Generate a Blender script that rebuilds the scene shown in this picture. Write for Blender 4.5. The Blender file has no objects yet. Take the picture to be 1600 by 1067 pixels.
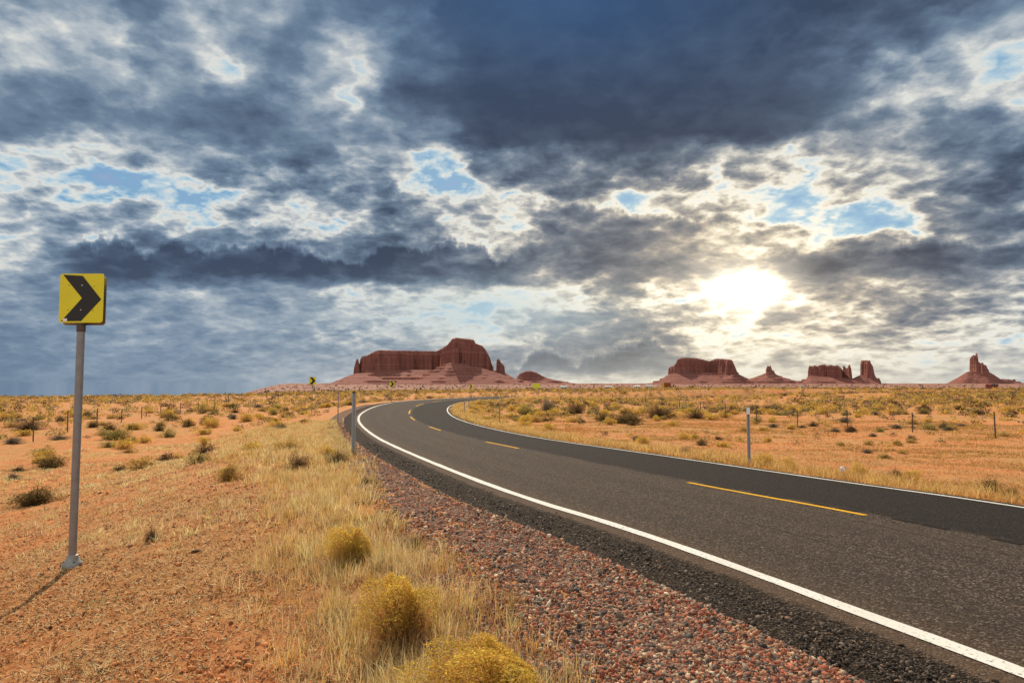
import bpy, math, random
import numpy as np

random.seed(7)
RNG = np.random.default_rng(11)
scene = bpy.context.scene
C = scene.collection
R = math.radians

# ------------------------------------------------------------------ camera
F = 1067.0                       # focal length in photo pixels (1600 px wide)
EYE = 1.6
PITCH = math.atan(65 / F)
cam = bpy.data.cameras.new("camera")
cam.sensor_width = 36.0
cam.lens = 36.0 * F / 1600.0
cam.clip_start = 0.1
cam.clip_end = 60000
camo = bpy.data.objects.new("camera", cam)
camo.location = (0, 0, EYE)
camo.rotation_euler = (math.pi / 2 + PITCH, 0, 0)
C.objects.link(camo)
scene.camera = camo

# ------------------------------------------------------------------ light
SUN_AZ, SUN_EL, SUN_P = -14.0, 40.0, 5.0
sd = bpy.data.lights.new("sun", 'SUN')
sd.energy = SUN_P
sd.angle = R(0.6)
sd.color = (1.0, 0.87, 0.69)
so = bpy.data.objects.new("sun", sd)
so.rotation_euler = (R(90 - SUN_EL), 0, R(180 - SUN_AZ))
so.location = (60, 20, 60)
C.objects.link(so)
scene.view_settings.view_transform = 'Standard'
scene.view_settings.look = 'None'
scene.view_settings.exposure = 0.05
scene.view_settings.gamma = 1.0


def s2l(*c):
    o = [(v / 255 / 12.92) if v / 255 <= .04045 else ((v / 255 + .055) / 1.055) ** 2.4 for v in c]
    return tuple(o)


# ------------------------------------------------------------------ node helper
class G:
    def __init__(self, tree):
        self.t = tree
        tree.nodes.clear()

    def n(self, typ, **kw):
        nd = self.t.nodes.new(typ)
        for k, v in kw.items():
            setattr(nd, k, v)
        return nd

    def put(self, sock, v):
        if v is None:
            return
        if isinstance(v, bpy.types.NodeSocket):
            self.t.links.new(v, sock)
        else:
            if sock.type == 'RGBA' and len(v) == 3:
                v = (*v, 1)
            sock.default_value = v

    def m(self, op, a, b=None, c=None, clamp=False):
        nd = self.n('ShaderNodeMath', operation=op)
        nd.use_clamp = clamp
        self.put(nd.inputs[0], a)
        self.put(nd.inputs[1], b)
        self.put(nd.inputs[2], c)
        return nd.outputs[0]

    def xyz(self, x, y, z):
        nd = self.n('ShaderNodeCombineXYZ')
        for i, v in enumerate((x, y, z)):
            self.put(nd.inputs[i], v)
        return nd.outputs[0]

    def sep(self, v):
        nd = self.n('ShaderNodeSeparateXYZ')
        self.put(nd.inputs[0], v)
        return nd.outputs

    def noise(self, vec, scale, detail=6, rough=.55, dist=0., lac=2.0, typ='FBM'):
        nd = self.n('ShaderNodeTexNoise')
        nd.noise_dimensions = '3D'
        nd.noise_type = typ
        self.put(nd.inputs['Vector'], vec)
        nd.inputs['Scale'].default_value = scale
        nd.inputs['Detail'].default_value = detail
        nd.inputs['Roughness'].default_value = rough
        nd.inputs['Lacunarity'].default_value = lac
        nd.inputs['Distortion'].default_value = dist
        return nd

    def mix(self, fac, a, b, blend='MIX'):
        nd = self.n('ShaderNodeMix', data_type='RGBA', blend_type=blend)
        nd.clamp_factor = True
        self.put(nd.inputs[0], fac)
        self.put(nd.inputs[6], a)
        self.put(nd.inputs[7], b)
        return nd.outputs[2]

    def ramp(self, fac, stops, interp='LINEAR'):
        nd = self.n('ShaderNodeValToRGB')
        cr = nd.color_ramp
        cr.interpolation = interp
        while len(cr.elements) < len(stops):
            cr.elements.new(.5)
        for e, (p, c) in zip(cr.elements, stops):
            e.position = p
        for e, (p, c) in zip(cr.elements, stops):
            e.position = p
            e.color = (*c, 1) if len(c) == 3 else c
        self.put(nd.inputs[0], fac)
        return nd.outputs[0]

    def smooth(self, v, a, b, lo=0., hi=1.):
        nd = self.n('ShaderNodeMapRange', interpolation_type='SMOOTHSTEP')
        self.put(nd.inputs[0], v)
        for i, x in enumerate((a, b, lo, hi)):
            nd.inputs[i + 1].default_value = x
        return nd.outputs[0]


# ------------------------------------------------------------------ sky
def make_world():
    w = bpy.data.worlds.new("World")
    scene.world = w
    w.use_nodes = True
    g = G(w.node_tree)
    d = g.n('ShaderNodeTexCoord').outputs['Generated']
    x, y, z = g.sep(d)
    c, s = math.cos(PITCH), math.sin(PITCH)
    yy = g.m('ADD', g.m('MULTIPLY', y, c), g.m('MULTIPLY', z, s))
    zz = g.m('SUBTRACT', g.m('MULTIPLY', z, c), g.m('MULTIPLY', y, s))
    ym = g.m('MAXIMUM', yy, .2)
    az = g.m('ADD', g.m('MULTIPLY', g.m('DIVIDE', x, ym), F), 800.)     # bearing scale
    el = g.m('SUBTRACT', 533.5, g.m('MULTIPLY', g.m('DIVIDE', zz, ym), F))  # height scale
    # flat cloud deck coordinates
    zd = g.m('ADD', g.m('MAXIMUM', z, 0.), .30)
    q = g.xyz(g.m('DIVIDE', x, zd), g.m('DIVIDE', y, zd), g.m('MULTIPLY', z, 1.5))
    warp = g.noise(q, 2.4, 5, .55)
    wx, wy, wz = g.sep(warp.outputs['Color'])
    fine = g.noise(q, 8., 5, .6)
    fx, fy, fz = g.sep(fine.outputs['Color'])

    def off(a, b, k1, k2):
        return g.m('ADD', g.m('MULTIPLY', g.m('SUBTRACT', a, .5), k1), g.m('MULTIPLY', g.m('SUBTRACT', b, .5), k2))
    low = g.smooth(el, 250, 600, 1.0, .35)
    azw = g.m('ADD', az, off(wx, fx, 190, 110))
    elw = g.m('ADD', el, g.m('MULTIPLY', off(wy, fy, 110, 80), low))
    fac = g.m('DIVIDE', g.m('ADD', azw, 100.), 1800., clamp=True)
    # thickness of the cloud cover per height (rows) and bearing (pairs)
    rows = [
        (0, [(0, .58), (100, .57), (200, .80), (300, .64), (400, .56), (450, .46), (500, .64), (600, .72), (700, .86), (800, .90), (1100, .92), (1300, .98), (1400, .97), (1500, .88), (1600, .72)]),
        (50, [(0, .54), (100, .50), (180, .52), (215, .72), (250, .56), (300, .50), (350, .60), (400, .62), (460, .58), (500, .52), (560, .50), (610, .56), (660, .72), (720, .84), (900, .93), (1300, .95), (1400, .85), (1500, .60), (1600, .52)]),
        (100, [(0, .62), (100, .56), (170, .56), (215, .70), (270, .60), (330, .44), (370, .62), (420, .76), (500, .60), (560, .48), (610, .62), (660, .82), (800, .93), (1200, .92), (1300, .82), (1400, .58), (1500, .46), (1600, .44)]),
        (150, [(0, .68), (80, .70), (150, .64), (210, .54), (270, .66), (320, .74), (430, .74), (490, .62), (535, .38), (570, .58), (620, .76), (660, .86), (800, .95), (1000, .94), (1200, .90), (1280, .78), (1380, .62), (1470, .58), (1530, .66), (1600, .50)]),
        (200, [(0, .70), (100, .68), (200, .64), (300, .73), (400, .72), (500, .68), (570, .64), (600, .50), (640, .66), (690, .70), (740, .86), (800, .92), (1000, .94), (1150, .92), (1250, .80), (1320, .60), (1400, .62), (1480, .78), (1560, .74), (1600, .64)]),
        (245, [(0, .44), (60, .40), (110, .40), (180, .54), (280, .66), (400, .70), (520, .70), (600, .62), (640, .48), (690, .40), (740, .44), (790, .74), (880, .90), (1000, .86), (1080, .74), (1150, .60), (1230, .56), (1300, .50), (1380, .60), (1440, .76), (1520, .84), (1600, .82)]),
        (278, [(0, .52), (60, .44), (100, .36), (150, .29), (190, .37), (240, .44), (320, .56), (400, .66), (520, .70), (600, .64), (640, .42), (690, .24), (740, .32), (780, .52), (850, .80), (920, .84), (980, .64), (1060, .54), (1150, .50), (1250, .46), (1350, .50), (1440, .66), (1520, .80), (1600, .80)]),
        (310, [(0, .60), (80, .56), (150, .58), (220, .54), (290, .40), (330, .30), (370, .44), (440, .58), (520, .66), (620, .66), (690, .48), (740, .34), (790, .50), (850, .66), (920, .62), (960, .47), (1010, .48), (1060, .50), (1150, .46), (1250, .42), (1340, .46), (1430, .44), (1500, .62), (1600, .72)]),
        (350, [(0, .48), (80, .58), (160, .56), (240, .50), (310, .52), (370, .62), (430, .52), (500, .46), (580, .56), (680, .66), (740, .50), (790, .42), (850, .46), (930, .62), (1000, .66), (1060, .60), (1120, .44), (1220, .44), (1290, .38), (1340, .29), (1390, .37), (1440, .60), (1530, .70), (1600, .70)]),
        (390, [(0, .44), (70, .48), (120, .54), (150, .74), (230, .78), (300, .82), (370, .80), (410, .84), (480, .76), (560, .80), (640, .78), (690, .62), (740, .44), (800, .56), (860, .66), (960, .66), (1060, .58), (1140, .50), (1200, .47), (1240, .55), (1310, .70), (1420, .74), (1530, .72), (1600, .66)]),
        (425, [(0, .50), (40, .46), (90, .58), (140, .72), (220, .80), (320, .82), (440, .82), (560, .80), (660, .74), (760, .68), (840, .66), (920, .68), (1000, .64), (1080, .50), (1150, .38), (1210, .44), (1270, .66), (1360, .70), (1460, .70), (1540, .62), (1600, .54)]),
        (458, [(0, .58), (100, .62), (200, .64), (290, .60), (380, .64), (480, .62), (560, .50), (640, .44), (720, .40), (800, .36), (860, .38), (910, .32), (980, .46), (1060, .50), (1150, .30), (1250, .46), (1330, .58), (1450, .56), (1530, .48), (1600, .46)]),
        (490, [(0, .62), (120, .63), (250, .60), (350, .62), (450, .60), (540, .55), (620, .46), (700, .36), (780, .24), (830, .40), (880, .58), (960, .62), (1040, .58), (1100, .46), (1170, .40), (1230, .54), (1300, .52), (1400, .56), (1500, .54), (1600, .48)]),
        (522, [(0, .63), (200, .62), (350, .61), (450, .60), (560, .57), (650, .46), (720, .38), (770, .34), (820, .46), (880, .60), (940, .66), (1000, .60), (1060, .42), (1150, .36), (1240, .46), (1350, .44), (1450, .40), (1600, .38)]),
        (560, [(0, .63), (200, .62), (400, .60), (500, .54), (600, .54), (700, .56), (800, .62), (900, .68), (980, .70), (1040, .60), (1090, .38), (1170, .36), (1230, .46), (1300, .38), (1450, .36), (1600, .40)]),
        (600, [(0, .62), (200, .61), (350, .58), (450, .52), (540, .47), (640, .54), (760, .56), (830, .46), (900, .37), (1000, .38), (1100, .36), (1300, .37), (1500, .38), (1600, .42)]),
    ]
    amps = {0: .34, 50: .38, 100: .38, 150: .36, 200: .36, 245: .56, 278: .66, 310: .66, 350: .62, 390: .46, 425: .42, 458: .40, 490: .36, 522: .32, 560: .24, 600: .14}

    def row(yv, prs):
        A = amps[yv]
        st = []
        for px, T in prs:
            a = A
            if yv >= 458 and px < 560:
                a *= .55
            if yv < 240 and 700 < px < 1300:
                a *= .55
            T = T + (.03 if T > .35 else 0.)
            if yv <= 160 and px < 600:
                T, a = T - .03, a * 1.1
            if 60 < yv < 210 and px > 1360:
                T, a = T - .06, a * 1.35
            if yv < 260 and px < 640 and T > .58:
                T, a = T - .02, a * .9
            if yv >= 458 and px < 600:
                T, a = T - (.03 if px < 200 else .06), a * 1.5
            if 458 <= yv <= 575 and px > 950:
                T, a = T + .05, a * 1.55
            if 240 < yv < 440 and 560 < px < 1420 and .36 < T < .6:
                T, a = T + .035, a * 1.15
            st.append(((px + 100) / 1800., (T, a, 0)))
        return g.ramp(fac, st, 'EASE')
    col = row(*rows[0])
    for (y0, _), (y1, pr) in zip(rows, rows[1:]):
        col = g.mix(g.smooth(elw, y0, y1), col, row(y1, pr))
    T0, A0, _ = g.sep(col)
    # unseen sky behind the camera: brighter cloud added as fill light
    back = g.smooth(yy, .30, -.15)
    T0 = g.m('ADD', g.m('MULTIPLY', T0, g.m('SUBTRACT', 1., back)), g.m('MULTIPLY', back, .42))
    n1 = g.noise(q, 4.6, 9, .56, .05).outputs['Fac']
    # the same field a little nearer the sun gives each cloud a bright and a dull flank
    saz, sel = R(18.6), R(7.9)
    qs = (math.sin(saz) * math.cos(sel) / (math.sin(sel) + .30), math.cos(saz) * math.cos(sel) / (math.sin(sel) + .30), math.sin(sel) * 1.5)
    sb = g.n('ShaderNodeVectorMath', operation='SUBTRACT')
    sb.inputs[0].default_value = qs
    g.put(sb.inputs[1], q)
    nz = g.n('ShaderNodeVectorMath', operation='NORMALIZE')
    g.put(nz.inputs[0], sb.outputs[0])
    sl = g.n('ShaderNodeVectorMath', operation='SCALE')
    g.put(sl.inputs[0], nz.outputs[0])
    sl.inputs['Scale'].default_value = .035
    ad = g.n('ShaderNodeVectorMath', operation='ADD')
    g.put(ad.inputs[0], q)
    g.put(ad.inputs[1], sl.outputs[0])
    n1s = g.noise(ad.outputs[0], 4.6, 9, .56, .05).outputs['Fac']
    flank = g.m('SUBTRACT', n1s, n1)
    n2 = g.noise(q, 15.0, 7, .58, .05).outputs['Fac']
    # puffed cells: rounded thick middles, thin bright creases
    wq = g.n('ShaderNodeVectorMath', operation='ADD')
    sc = g.n('ShaderNodeVectorMath', operation='SCALE')
    g.put(sc.inputs[0], fine.outputs['Color'])
    sc.inputs['Scale'].default_value = .13
    g.put(wq.inputs[0], q)
    g.put(wq.inputs[1], sc.outputs[0])
    def cells(scale):
        v = g.n('ShaderNodeTexVoronoi', feature='SMOOTH_F1', voronoi_dimensions='2D')
        v.inputs['Scale'].default_value = scale
        v.inputs['Smoothness'].default_value = .35
        v.inputs['Detail'].default_value = 2.
        v.inputs['Roughness'].default_value = .5
        v.inputs['Randomness'].default_value = 1.
        g.put(v.inputs['Vector'], wq.outputs[0])
        return g.m('SUBTRACT', .455, v.outputs['Distance'])
    puff = g.m('ADD', g.m('MULTIPLY', cells(5.5), .40), g.m('MULTIPLY', cells(13.), .36))
    nn = g.m('ADD', g.m('MULTIPLY', g.m('SUBTRACT', n1, .5), .95), g.m('MULTIPLY', g.m('SUBTRACT', n2, .5), .95))
    nn = g.m('ADD', g.m('ADD', nn, puff), g.m('MULTIPLY', flank, .9))
    T = g.m('ADD', g.m('ADD', T0, .042), g.m('MULTIPLY', nn, A0))
    # distinct banks: crisp heaped tops, soft undersides
    for a0, a1, top, tilt, bot, amp, sc_, st_ in ((110, 830, 388, .02, 452, 44, .012, .20), (1215, 1700, 384, -.05, 448, 30, .010, .16), (780, 1075, 548, -.10, 596, 40, .014, .17),
                                                  (640, 1330, 205, .05, 330, 40, .008, .0), (820, 1130, 338, .10, 452, 46, .011, .10), (-60, 480, 520, .02, 640, 14, .006, .0)):
        if st_ == 0.:
            continue
        hb = g.noise(g.xyz(g.m('MULTIPLY', az, sc_), g.m('MULTIPLY', el, sc_ * .6), top * .01), 1., 6, .58).outputs['Fac']
        tp = g.m('ADD', g.m('ADD', top, g.m('MULTIPLY', g.m('SUBTRACT', az, (a0 + a1) / 2), tilt)), g.m('MULTIPLY', g.m('SUBTRACT', .5, hb), amp * 3.2))
        inside = g.smooth(g.m('SUBTRACT', el, tp), -2, 13)
        base_ = g.smooth(g.m('ADD', el, g.m('MULTIPLY', g.m('SUBTRACT', hb, .5), 60.)), bot, bot - 34)
        win = g.m('MULTIPLY', g.smooth(az, a0 - 40, a0 + 60), g.smooth(az, a1 + 40, a1 - 70))
        rim = g.m('MULTIPLY', g.m('SUBTRACT', g.smooth(g.m('SUBTRACT', el, tp), -16, -1), inside), .10)
        T = g.m('ADD', T, g.m('MULTIPLY', win, g.m('SUBTRACT', g.m('MULTIPLY', g.m('MULTIPLY', inside, base_), st_), rim)))
    cool = g.ramp(T, [(0, s2l(84, 134, 182)), (.20, s2l(122, 166, 200)), (.30, s2l(180, 203, 216)), (.38, s2l(218, 219, 214)), (.45, s2l(182, 190, 196)), (.54, s2l(142, 158, 174)), (.64, s2l(108, 129, 151)), (.74, s2l(91, 110, 133)), (.86, s2l(74, 89, 111)), (1, s2l(60, 72, 93))])
    warm = g.ramp(T, [(0, s2l(120, 176, 214)), (.2, s2l(176, 206, 218)), (.30, s2l(240, 238, 226)), (.37, s2l(252, 243, 222)), (.44, s2l(222, 210, 186)), (.52, s2l(174, 164, 150)), (.60, s2l(136, 132, 130)), (.70, s2l(108, 112, 119)), (.82, s2l(86, 92, 103)), (1, s2l(66, 71, 86))])
    SX, SY = 1160., 452.
    dx = g.m('SUBTRACT', az, SX)
    dy = g.m('SUBTRACT', el, SY)

    def gauss(rx, ry, ddx=dx, ddy=dy):
        a = g.m('POWER', g.m('ABSOLUTE', g.m('DIVIDE', ddx, rx)), 2.)
        b = g.m('POWER', g.m('ABSOLUTE', g.m('DIVIDE', ddy, ry)), 2.)
        return g.m('EXPONENT', g.m('MULTIPLY', g.m('ADD', a, b), -1.))
    wv = g.m('MULTIPLY', gauss(430, 235), 1.15, clamp=True)
    colr = g.mix(wv, cool, warm)
    # deep blue tint high ahead, cyan clear strip low ahead
    bt = g.m('MULTIPLY', gauss(300, 120, g.m('SUBTRACT', az, 880.), g.m('SUBTRACT', el, -10.)), .48)
    colr = g.mix(bt, colr, s2l(52, 94, 142))
    lb = g.m('MULTIPLY', gauss(420, 110, g.m('SUBTRACT', az, 150.), g.m('SUBTRACT', el, 560.)), .32)
    colr = g.mix(lb, colr, s2l(122, 143, 167))
    cy = g.m('MULTIPLY', gauss(210, 42, g.m('SUBTRACT', az, 770.), g.m('SUBTRACT', el, 492.)), .5)
    colr = g.mix(cy, colr, s2l(170, 197, 208))
    hz = g.m('MULTIPLY', gauss(600, 45, g.m('SUBTRACT', az, 1250.), g.m('SUBTRACT', el, 585.)), .40)
    colr = g.mix(hz, colr, s2l(206, 202, 188))
    # sun behind thin cloud: hot core and warm spread, dimmed by thick cloud
    thin = g.m('SUBTRACT', 1.45, T, clamp=False)
    g1 = g.m('MULTIPLY', gauss(40, 21), 1.5)
    g2 = g.m('MULTIPLY', gauss(90, 48), .50)
    g3 = g.m('MULTIPLY', g.m('MULTIPLY', gauss(300, 150), .17), thin)
    gl = g.mix(1.0, g.mix(1.0, (0, 0, 0), g.xyz(g1, g.m('MULTIPLY', g1, .97), g.m('MULTIPLY', g1, .86)), 'ADD'),
               g.xyz(g2, g.m('MULTIPLY', g2, .85), g.m('MULTIPLY', g2, .60)), 'ADD')
    gl = g.mix(1.0, gl, g.xyz(g3, g.m('MULTIPLY', g3, .84), g.m('MULTIPLY', g3, .58)), 'ADD')
    colr = g.mix(1.0, colr, gl, 'ADD')
    sky = g.n('ShaderNodeTexSky', sky_type='NISHITA')
    sky.sun_disc = False
    sky.sun_elevation = R(SUN_EL)
    sky.sun_rotation = R(SUN_AZ % 360)
    b1 = g.n('ShaderNodeBackground')
    g.put(b1.inputs[0], sky.outputs[0])
    b1.inputs[1].default_value = .08
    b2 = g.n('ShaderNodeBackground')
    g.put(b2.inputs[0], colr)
    g.put(b2.inputs[1], g.m('ADD', 1.0, g.m('MULTIPLY', back, .2)))  # extra strength for the added fill cloud behind the view
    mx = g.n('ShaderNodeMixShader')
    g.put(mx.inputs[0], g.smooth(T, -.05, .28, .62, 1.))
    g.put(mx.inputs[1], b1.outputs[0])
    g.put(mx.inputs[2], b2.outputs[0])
    out = g.n('ShaderNodeOutputWorld')
    g.put(out.inputs[0], mx.outputs[0])
    w.cycles.sampling_method = 'MANUAL'
    w.cycles.sample_map_resolution = 512


make_world()


# ------------------------------------------------------------------ numpy noise
def _hash(ix, iy, seed):
    n = (ix.astype(np.int64) * 374761393 + iy.astype(np.int64) * 668265263 + seed * 1442695041) & 0xffffffff
    n = ((n ^ (n >> 13)) * 1274126177) & 0xffffffff
    n = n ^ (n >> 16)
    return (n & 0xffff) / 65535.0


def vnoise(x, y, seed=0):
    x = np.asarray(x, float)
    y = np.asarray(y, float)
    ix, iy = np.floor(x), np.floor(y)
    fx, fy = x - ix, y - iy
    fx = fx * fx * fx * (fx * (fx * 6 - 15) + 10)
    fy = fy * fy * fy * (fy * (fy * 6 - 15) + 10)
    a = _hash(ix, iy, seed)
    b = _hash(ix + 1, iy, seed)
    c = _hash(ix, iy + 1, seed)
    d = _hash(ix + 1, iy + 1, seed)
    return (a * (1 - fx) + b * fx) * (1 - fy) + (c * (1 - fx) + d * fx) * fy - .5


def fbm(x, y, oct=4, seed=0, gain=.5):
    o, a = 0., 1.
    for i in range(oct):
        o = o + a * vnoise(x * 2 ** i + 17.3 * i, y * 2 ** i - 9.1 * i, seed + i)
        a *= gain
    return o


def sst(a, b, v):
    t = np.clip((v - a) / (b - a), 0, 1)
    return t * t * (3 - 2 * t)


# ------------------------------------------------------------------ scene graph helpers
def tag(o, label=None, cat=None, group=None, kind=None):
    if label:
        o['label'] = label
    if cat:
        o['category'] = cat
    if group:
        o['group'] = group
    if kind:
        o['kind'] = kind
    return o


def empty(name, loc, label, cat, group=None, rz=0.):
    o = bpy.data.objects.new(name, None)
    o.empty_display_size = .2
    C.objects.link(o)
    o.location = loc
    o.rotation_euler = (0, 0, rz)
    return tag(o, label, cat, group)


def link(name, me, mat=None, parent=None):
    o = bpy.data.objects.new(name, me)
    C.objects.link(o)
    if mat is not None and not me.materials:
        me.materials.append(mat)
    if parent is not None:
        o.parent = parent
    return o


def mesh_np(name, V, T, col=None, smooth=False, uv=None):
    """mesh from vertex array and triangle/quad index array"""
    V = np.ascontiguousarray(V, dtype=np.float32)
    T = np.ascontiguousarray(T, dtype=np.int32)
    k = T.shape[1]
    me = bpy.data.meshes.new(name)
    me.vertices.add(len(V))
    me.vertices.foreach_set('co', V.ravel())
    me.loops.add(T.size)
    me.loops.foreach_set('vertex_index', T.ravel())
    me.polygons.add(len(T))
    me.polygons.foreach_set('loop_start', np.arange(0, T.size, k, dtype=np.int32))
    me.polygons.foreach_set('loop_total', np.full(len(T), k, dtype=np.int32))
    if smooth:
        me.polygons.foreach_set('use_smooth', np.ones(len(T), dtype=bool))
    if col is not None:
        a = me.color_attributes.new('tone', 'FLOAT_COLOR', 'POINT')
        c4 = np.ones((len(V), 4), np.float32)
        c4[:, :3] = col
        a.data.foreach_set('color', c4.ravel())
    if uv is not None:
        u = me.uv_layers.new(name='uv')
        u.data.foreach_set('uv', np.ascontiguousarray(uv[T.ravel()], dtype=np.float32).ravel())
    me.update(calc_edges=True)
    me.validate()
    return me


class MB:
    """small hand-built meshes: boxes, tubes, prisms in one part"""

    def __init__(self):
        self.v, self.f = [], []

    def add(self, vs, fs):
        b = len(self.v)
        self.v += [tuple(v) for v in vs]
        self.f += [tuple(i + b for i in f) for f in fs]

    def box(self, x0, x1, y0, y1, z0, z1):
        self.add([(x0, y0, z0), (x1, y0, z0), (x1, y1, z0), (x0, y1, z0), (x0, y0, z1), (x1, y0, z1), (x1, y1, z1), (x0, y1, z1)],
                 [(3, 2, 1, 0), (4, 5, 6, 7), (0, 1, 5, 4), (1, 2, 6, 5), (2, 3, 7, 6), (3, 0, 4, 7)])

    def prism(self, pts, y0, y1):
        """outline in x,z extruded along y"""
        n = len(pts)
        self.add([(p[0], y0, p[1]) for p in pts] + [(p[0], y1, p[1]) for p in pts],
                 [tuple(range(n)), tuple(range(2 * n - 1, n - 1, -1))] + [((i + 1) % n, i, n + i, n + (i + 1) % n) for i in range(n)])

    def lathe(self, prof, n=20, cx=0., cy=0.):
        vs, fs = [], []
        for r, z in prof:
            for i in range(n):
                a = 2 * math.pi * i / n
                vs.append((cx + r * math.cos(a), cy + r * math.sin(a), z))
        for k in range(len(prof) - 1):
            for i in range(n):
                j = (i + 1) % n
                fs.append((k * n + i, k * n + j, (k + 1) * n + j, (k + 1) * n + i))
        fs.append(tuple(range(n - 1, -1, -1)))
        fs.append(tuple((len(prof) - 1) * n + i for i in range(n)))
        self.add(vs, fs)

    def tube(self, p0, p1, r, n=6):
        p0, p1 = np.array(p0, float), np.array(p1, float)
        d = p1 - p0
        d /= np.linalg.norm(d)
        u = np.cross(d, (0, 0, 1)) if abs(d[2]) < .9 else np.cross(d, (1, 0, 0))
        u /= np.linalg.norm(u)
        w = np.cross(d, u)
        ring = [u * math.cos(2 * math.pi * i / n) * r + w * math.sin(2 * math.pi * i / n) * r for i in range(n)]
        self.add([p0 + q for q in ring] + [p1 + q for q in ring], [(i, (i + 1) % n, n + (i + 1) % n, n + i) for i in range(n)])

    def mesh(self, name, smooth=False):
        me = bpy.data.meshes.new(name)
        me.from_pydata(self.v, [], self.f)
        if smooth:
            me.polygons.foreach_set('use_smooth', [True] * len(self.f))
            me.set_sharp_from_angle(angle=R(40))
        me.update()
        return me


# ------------------------------------------------------------------ materials
def principled(name, rough=.8, spec=.3):
    m = bpy.data.materials.new(name)
    m.use_nodes = True
    g = G(m.node_tree)
    b = g.n('ShaderNodeBsdfPrincipled')
    b.inputs['Roughness'].default_value = rough
    b.inputs['Specular IOR Level'].default_value = spec
    o = g.n('ShaderNodeOutputMaterial')
    g.t.links.new(b.outputs[0], o.inputs[0])
    return m, g, b


def plain(name, col, rough=.7, metal=0., var=.15, scale=9., spec=.3, bump=0.):
    m, g, b = principled(name, rough, spec)
    p = g.n('ShaderNodeTexCoord').outputs['Object']
    n = g.noise(p, scale, 5).outputs['Fac']
    lo = tuple(c * (1 - var) for c in col)
    hi = tuple(min(1, c * (1 + var)) for c in col)
    g.put(b.inputs['Base Color'], g.ramp(n, [(.3, lo), (.7, hi)]))
    b.inputs['Metallic'].default_value = metal
    g.put(b.inputs['Roughness'], g.m('ADD', g.m('MULTIPLY', n, .25), rough - .12))
    if bump:
        bp = g.n('ShaderNodeBump')
        bp.inputs['Strength'].default_value = bump
        g.put(bp.inputs['Height'], n)
        g.put(b.inputs['Normal'], bp.outputs[0])
    return m


def leafy(name, trans=.35, rough=.75):
    """vertex tone drives the natural colour of each blade or leaf; thin, so some light passes"""
    m = bpy.data.materials.new(name)
    m.use_nodes = True
    g = G(m.node_tree)
    a = g.n('ShaderNodeAttribute')
    a.attribute_name = 'tone'
    d = g.n('ShaderNodeBsdfDiffuse')
    t = g.n('ShaderNodeBsdfTranslucent')
    g.put(d.inputs[0], a.outputs['Color'])
    g.put(t.inputs[0], a.outputs['Color'])
    x = g.n('ShaderNodeMixShader')
    x.inputs[0].default_value = trans
    g.put(x.inputs[1], d.outputs[0])
    g.put(x.inputs[2], t.outputs[0])
    o = g.n('ShaderNodeOutputMaterial')
    g.put(o.inputs[0], x.outputs[0])
    return m


def stone_mat():
    m, g, b = principled('stone', .8, .3)
    a = g.n('ShaderNodeAttribute')
    a.attribute_name = 'tone'
    g.put(b.inputs['Base Color'], a.outputs['Color'])
    return m


M = {}
M['leaf'] = leafy('leaf', .55)
M['grass'] = leafy('dry_grass', .5)
M['twig'] = leafy('twig', .0)
M['stone'] = stone_mat()

# ------------------------------------------------------------------ road alignment
KN = np.array([[9.903, -5.322, -0.111, 0.049], [5.116, 7.184, -0.095, 0.044], [3.172, 11.499, -0.13, 0.039],
               [0.125, 20.493, -0.361, 0.037], [-2.896, 31.178, -0.691, 0.036], [-6.816, 46.505, -0.876, 0.033],
               [-9.503, 63.55, -0.797, 0.027], [-8.681, 82.286, -0.563, 0.017], [0.061, 98.537, -0.396, 0.005]])


def spline(kn, n):
    k = len(kn)
    tt = np.linspace(0, k - 1, n)
    A = np.zeros((k, k))
    b = np.zeros_like(kn)
    A[0, 0] = A[-1, -1] = 1
    for i in range(1, k - 1):
        A[i, i - 1] = A[i, i + 1] = 1
        A[i, i] = 4
        b[i] = 6 * (kn[i + 1] - 2 * kn[i] + kn[i - 1])
    Mx = np.linalg.solve(A, b)
    i = np.clip(tt.astype(int), 0, k - 2)
    h = (tt - i)[:, None]
    q = 1 - h
    return Mx[i] * q ** 3 / 6 + Mx[i + 1] * h ** 3 / 6 + (kn[i] - Mx[i] / 6) * q + (kn[i + 1] - Mx[i + 1] / 6) * h


_c = spline(KN, 500)
# carry the road on beyond both ends
_d0 = (_c[0] - _c[1]) / np.linalg.norm((_c[0] - _c[1])[:2])
_d0[2:] = 0
_pre = np.array([_c[0] + _d0 * t for t in np.arange(30, 0, -.5)])
_last, _dir = _c[-1].copy(), (_c[-1] - _c[-2])
_a = math.atan2(_dir[0], _dir[1])
_post = []
for i in range(140):
    _a += .010 if _a < R(80) else 0.0
    _last = _last + np.array([math.sin(_a), math.cos(_a), -.030, 0])
    _post.append(_last.copy())
RC = np.vstack([_pre, _c, np.array(_post)])
seg = np.linalg.norm(np.diff(RC[:, :2], axis=0), axis=1)
S_ = np.r_[0, np.cumsum(seg)]
sN = np.arange(0, S_[-1], .4)
RC = np.stack([np.interp(sN, S_, RC[:, i]) for i in range(4)], -1)
RT = np.gradient(RC[:, :2], axis=0)
RT /= np.linalg.norm(RT, axis=1)[:, None]
RN = np.stack([RT[:, 1], -RT[:, 0]], -1)        # to the right of travel
RS = sN
HALF = 3.5
LEFT_E, RIGHT_E = HALF + .95, HALF + .34          # where the sealed surface ends


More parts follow.
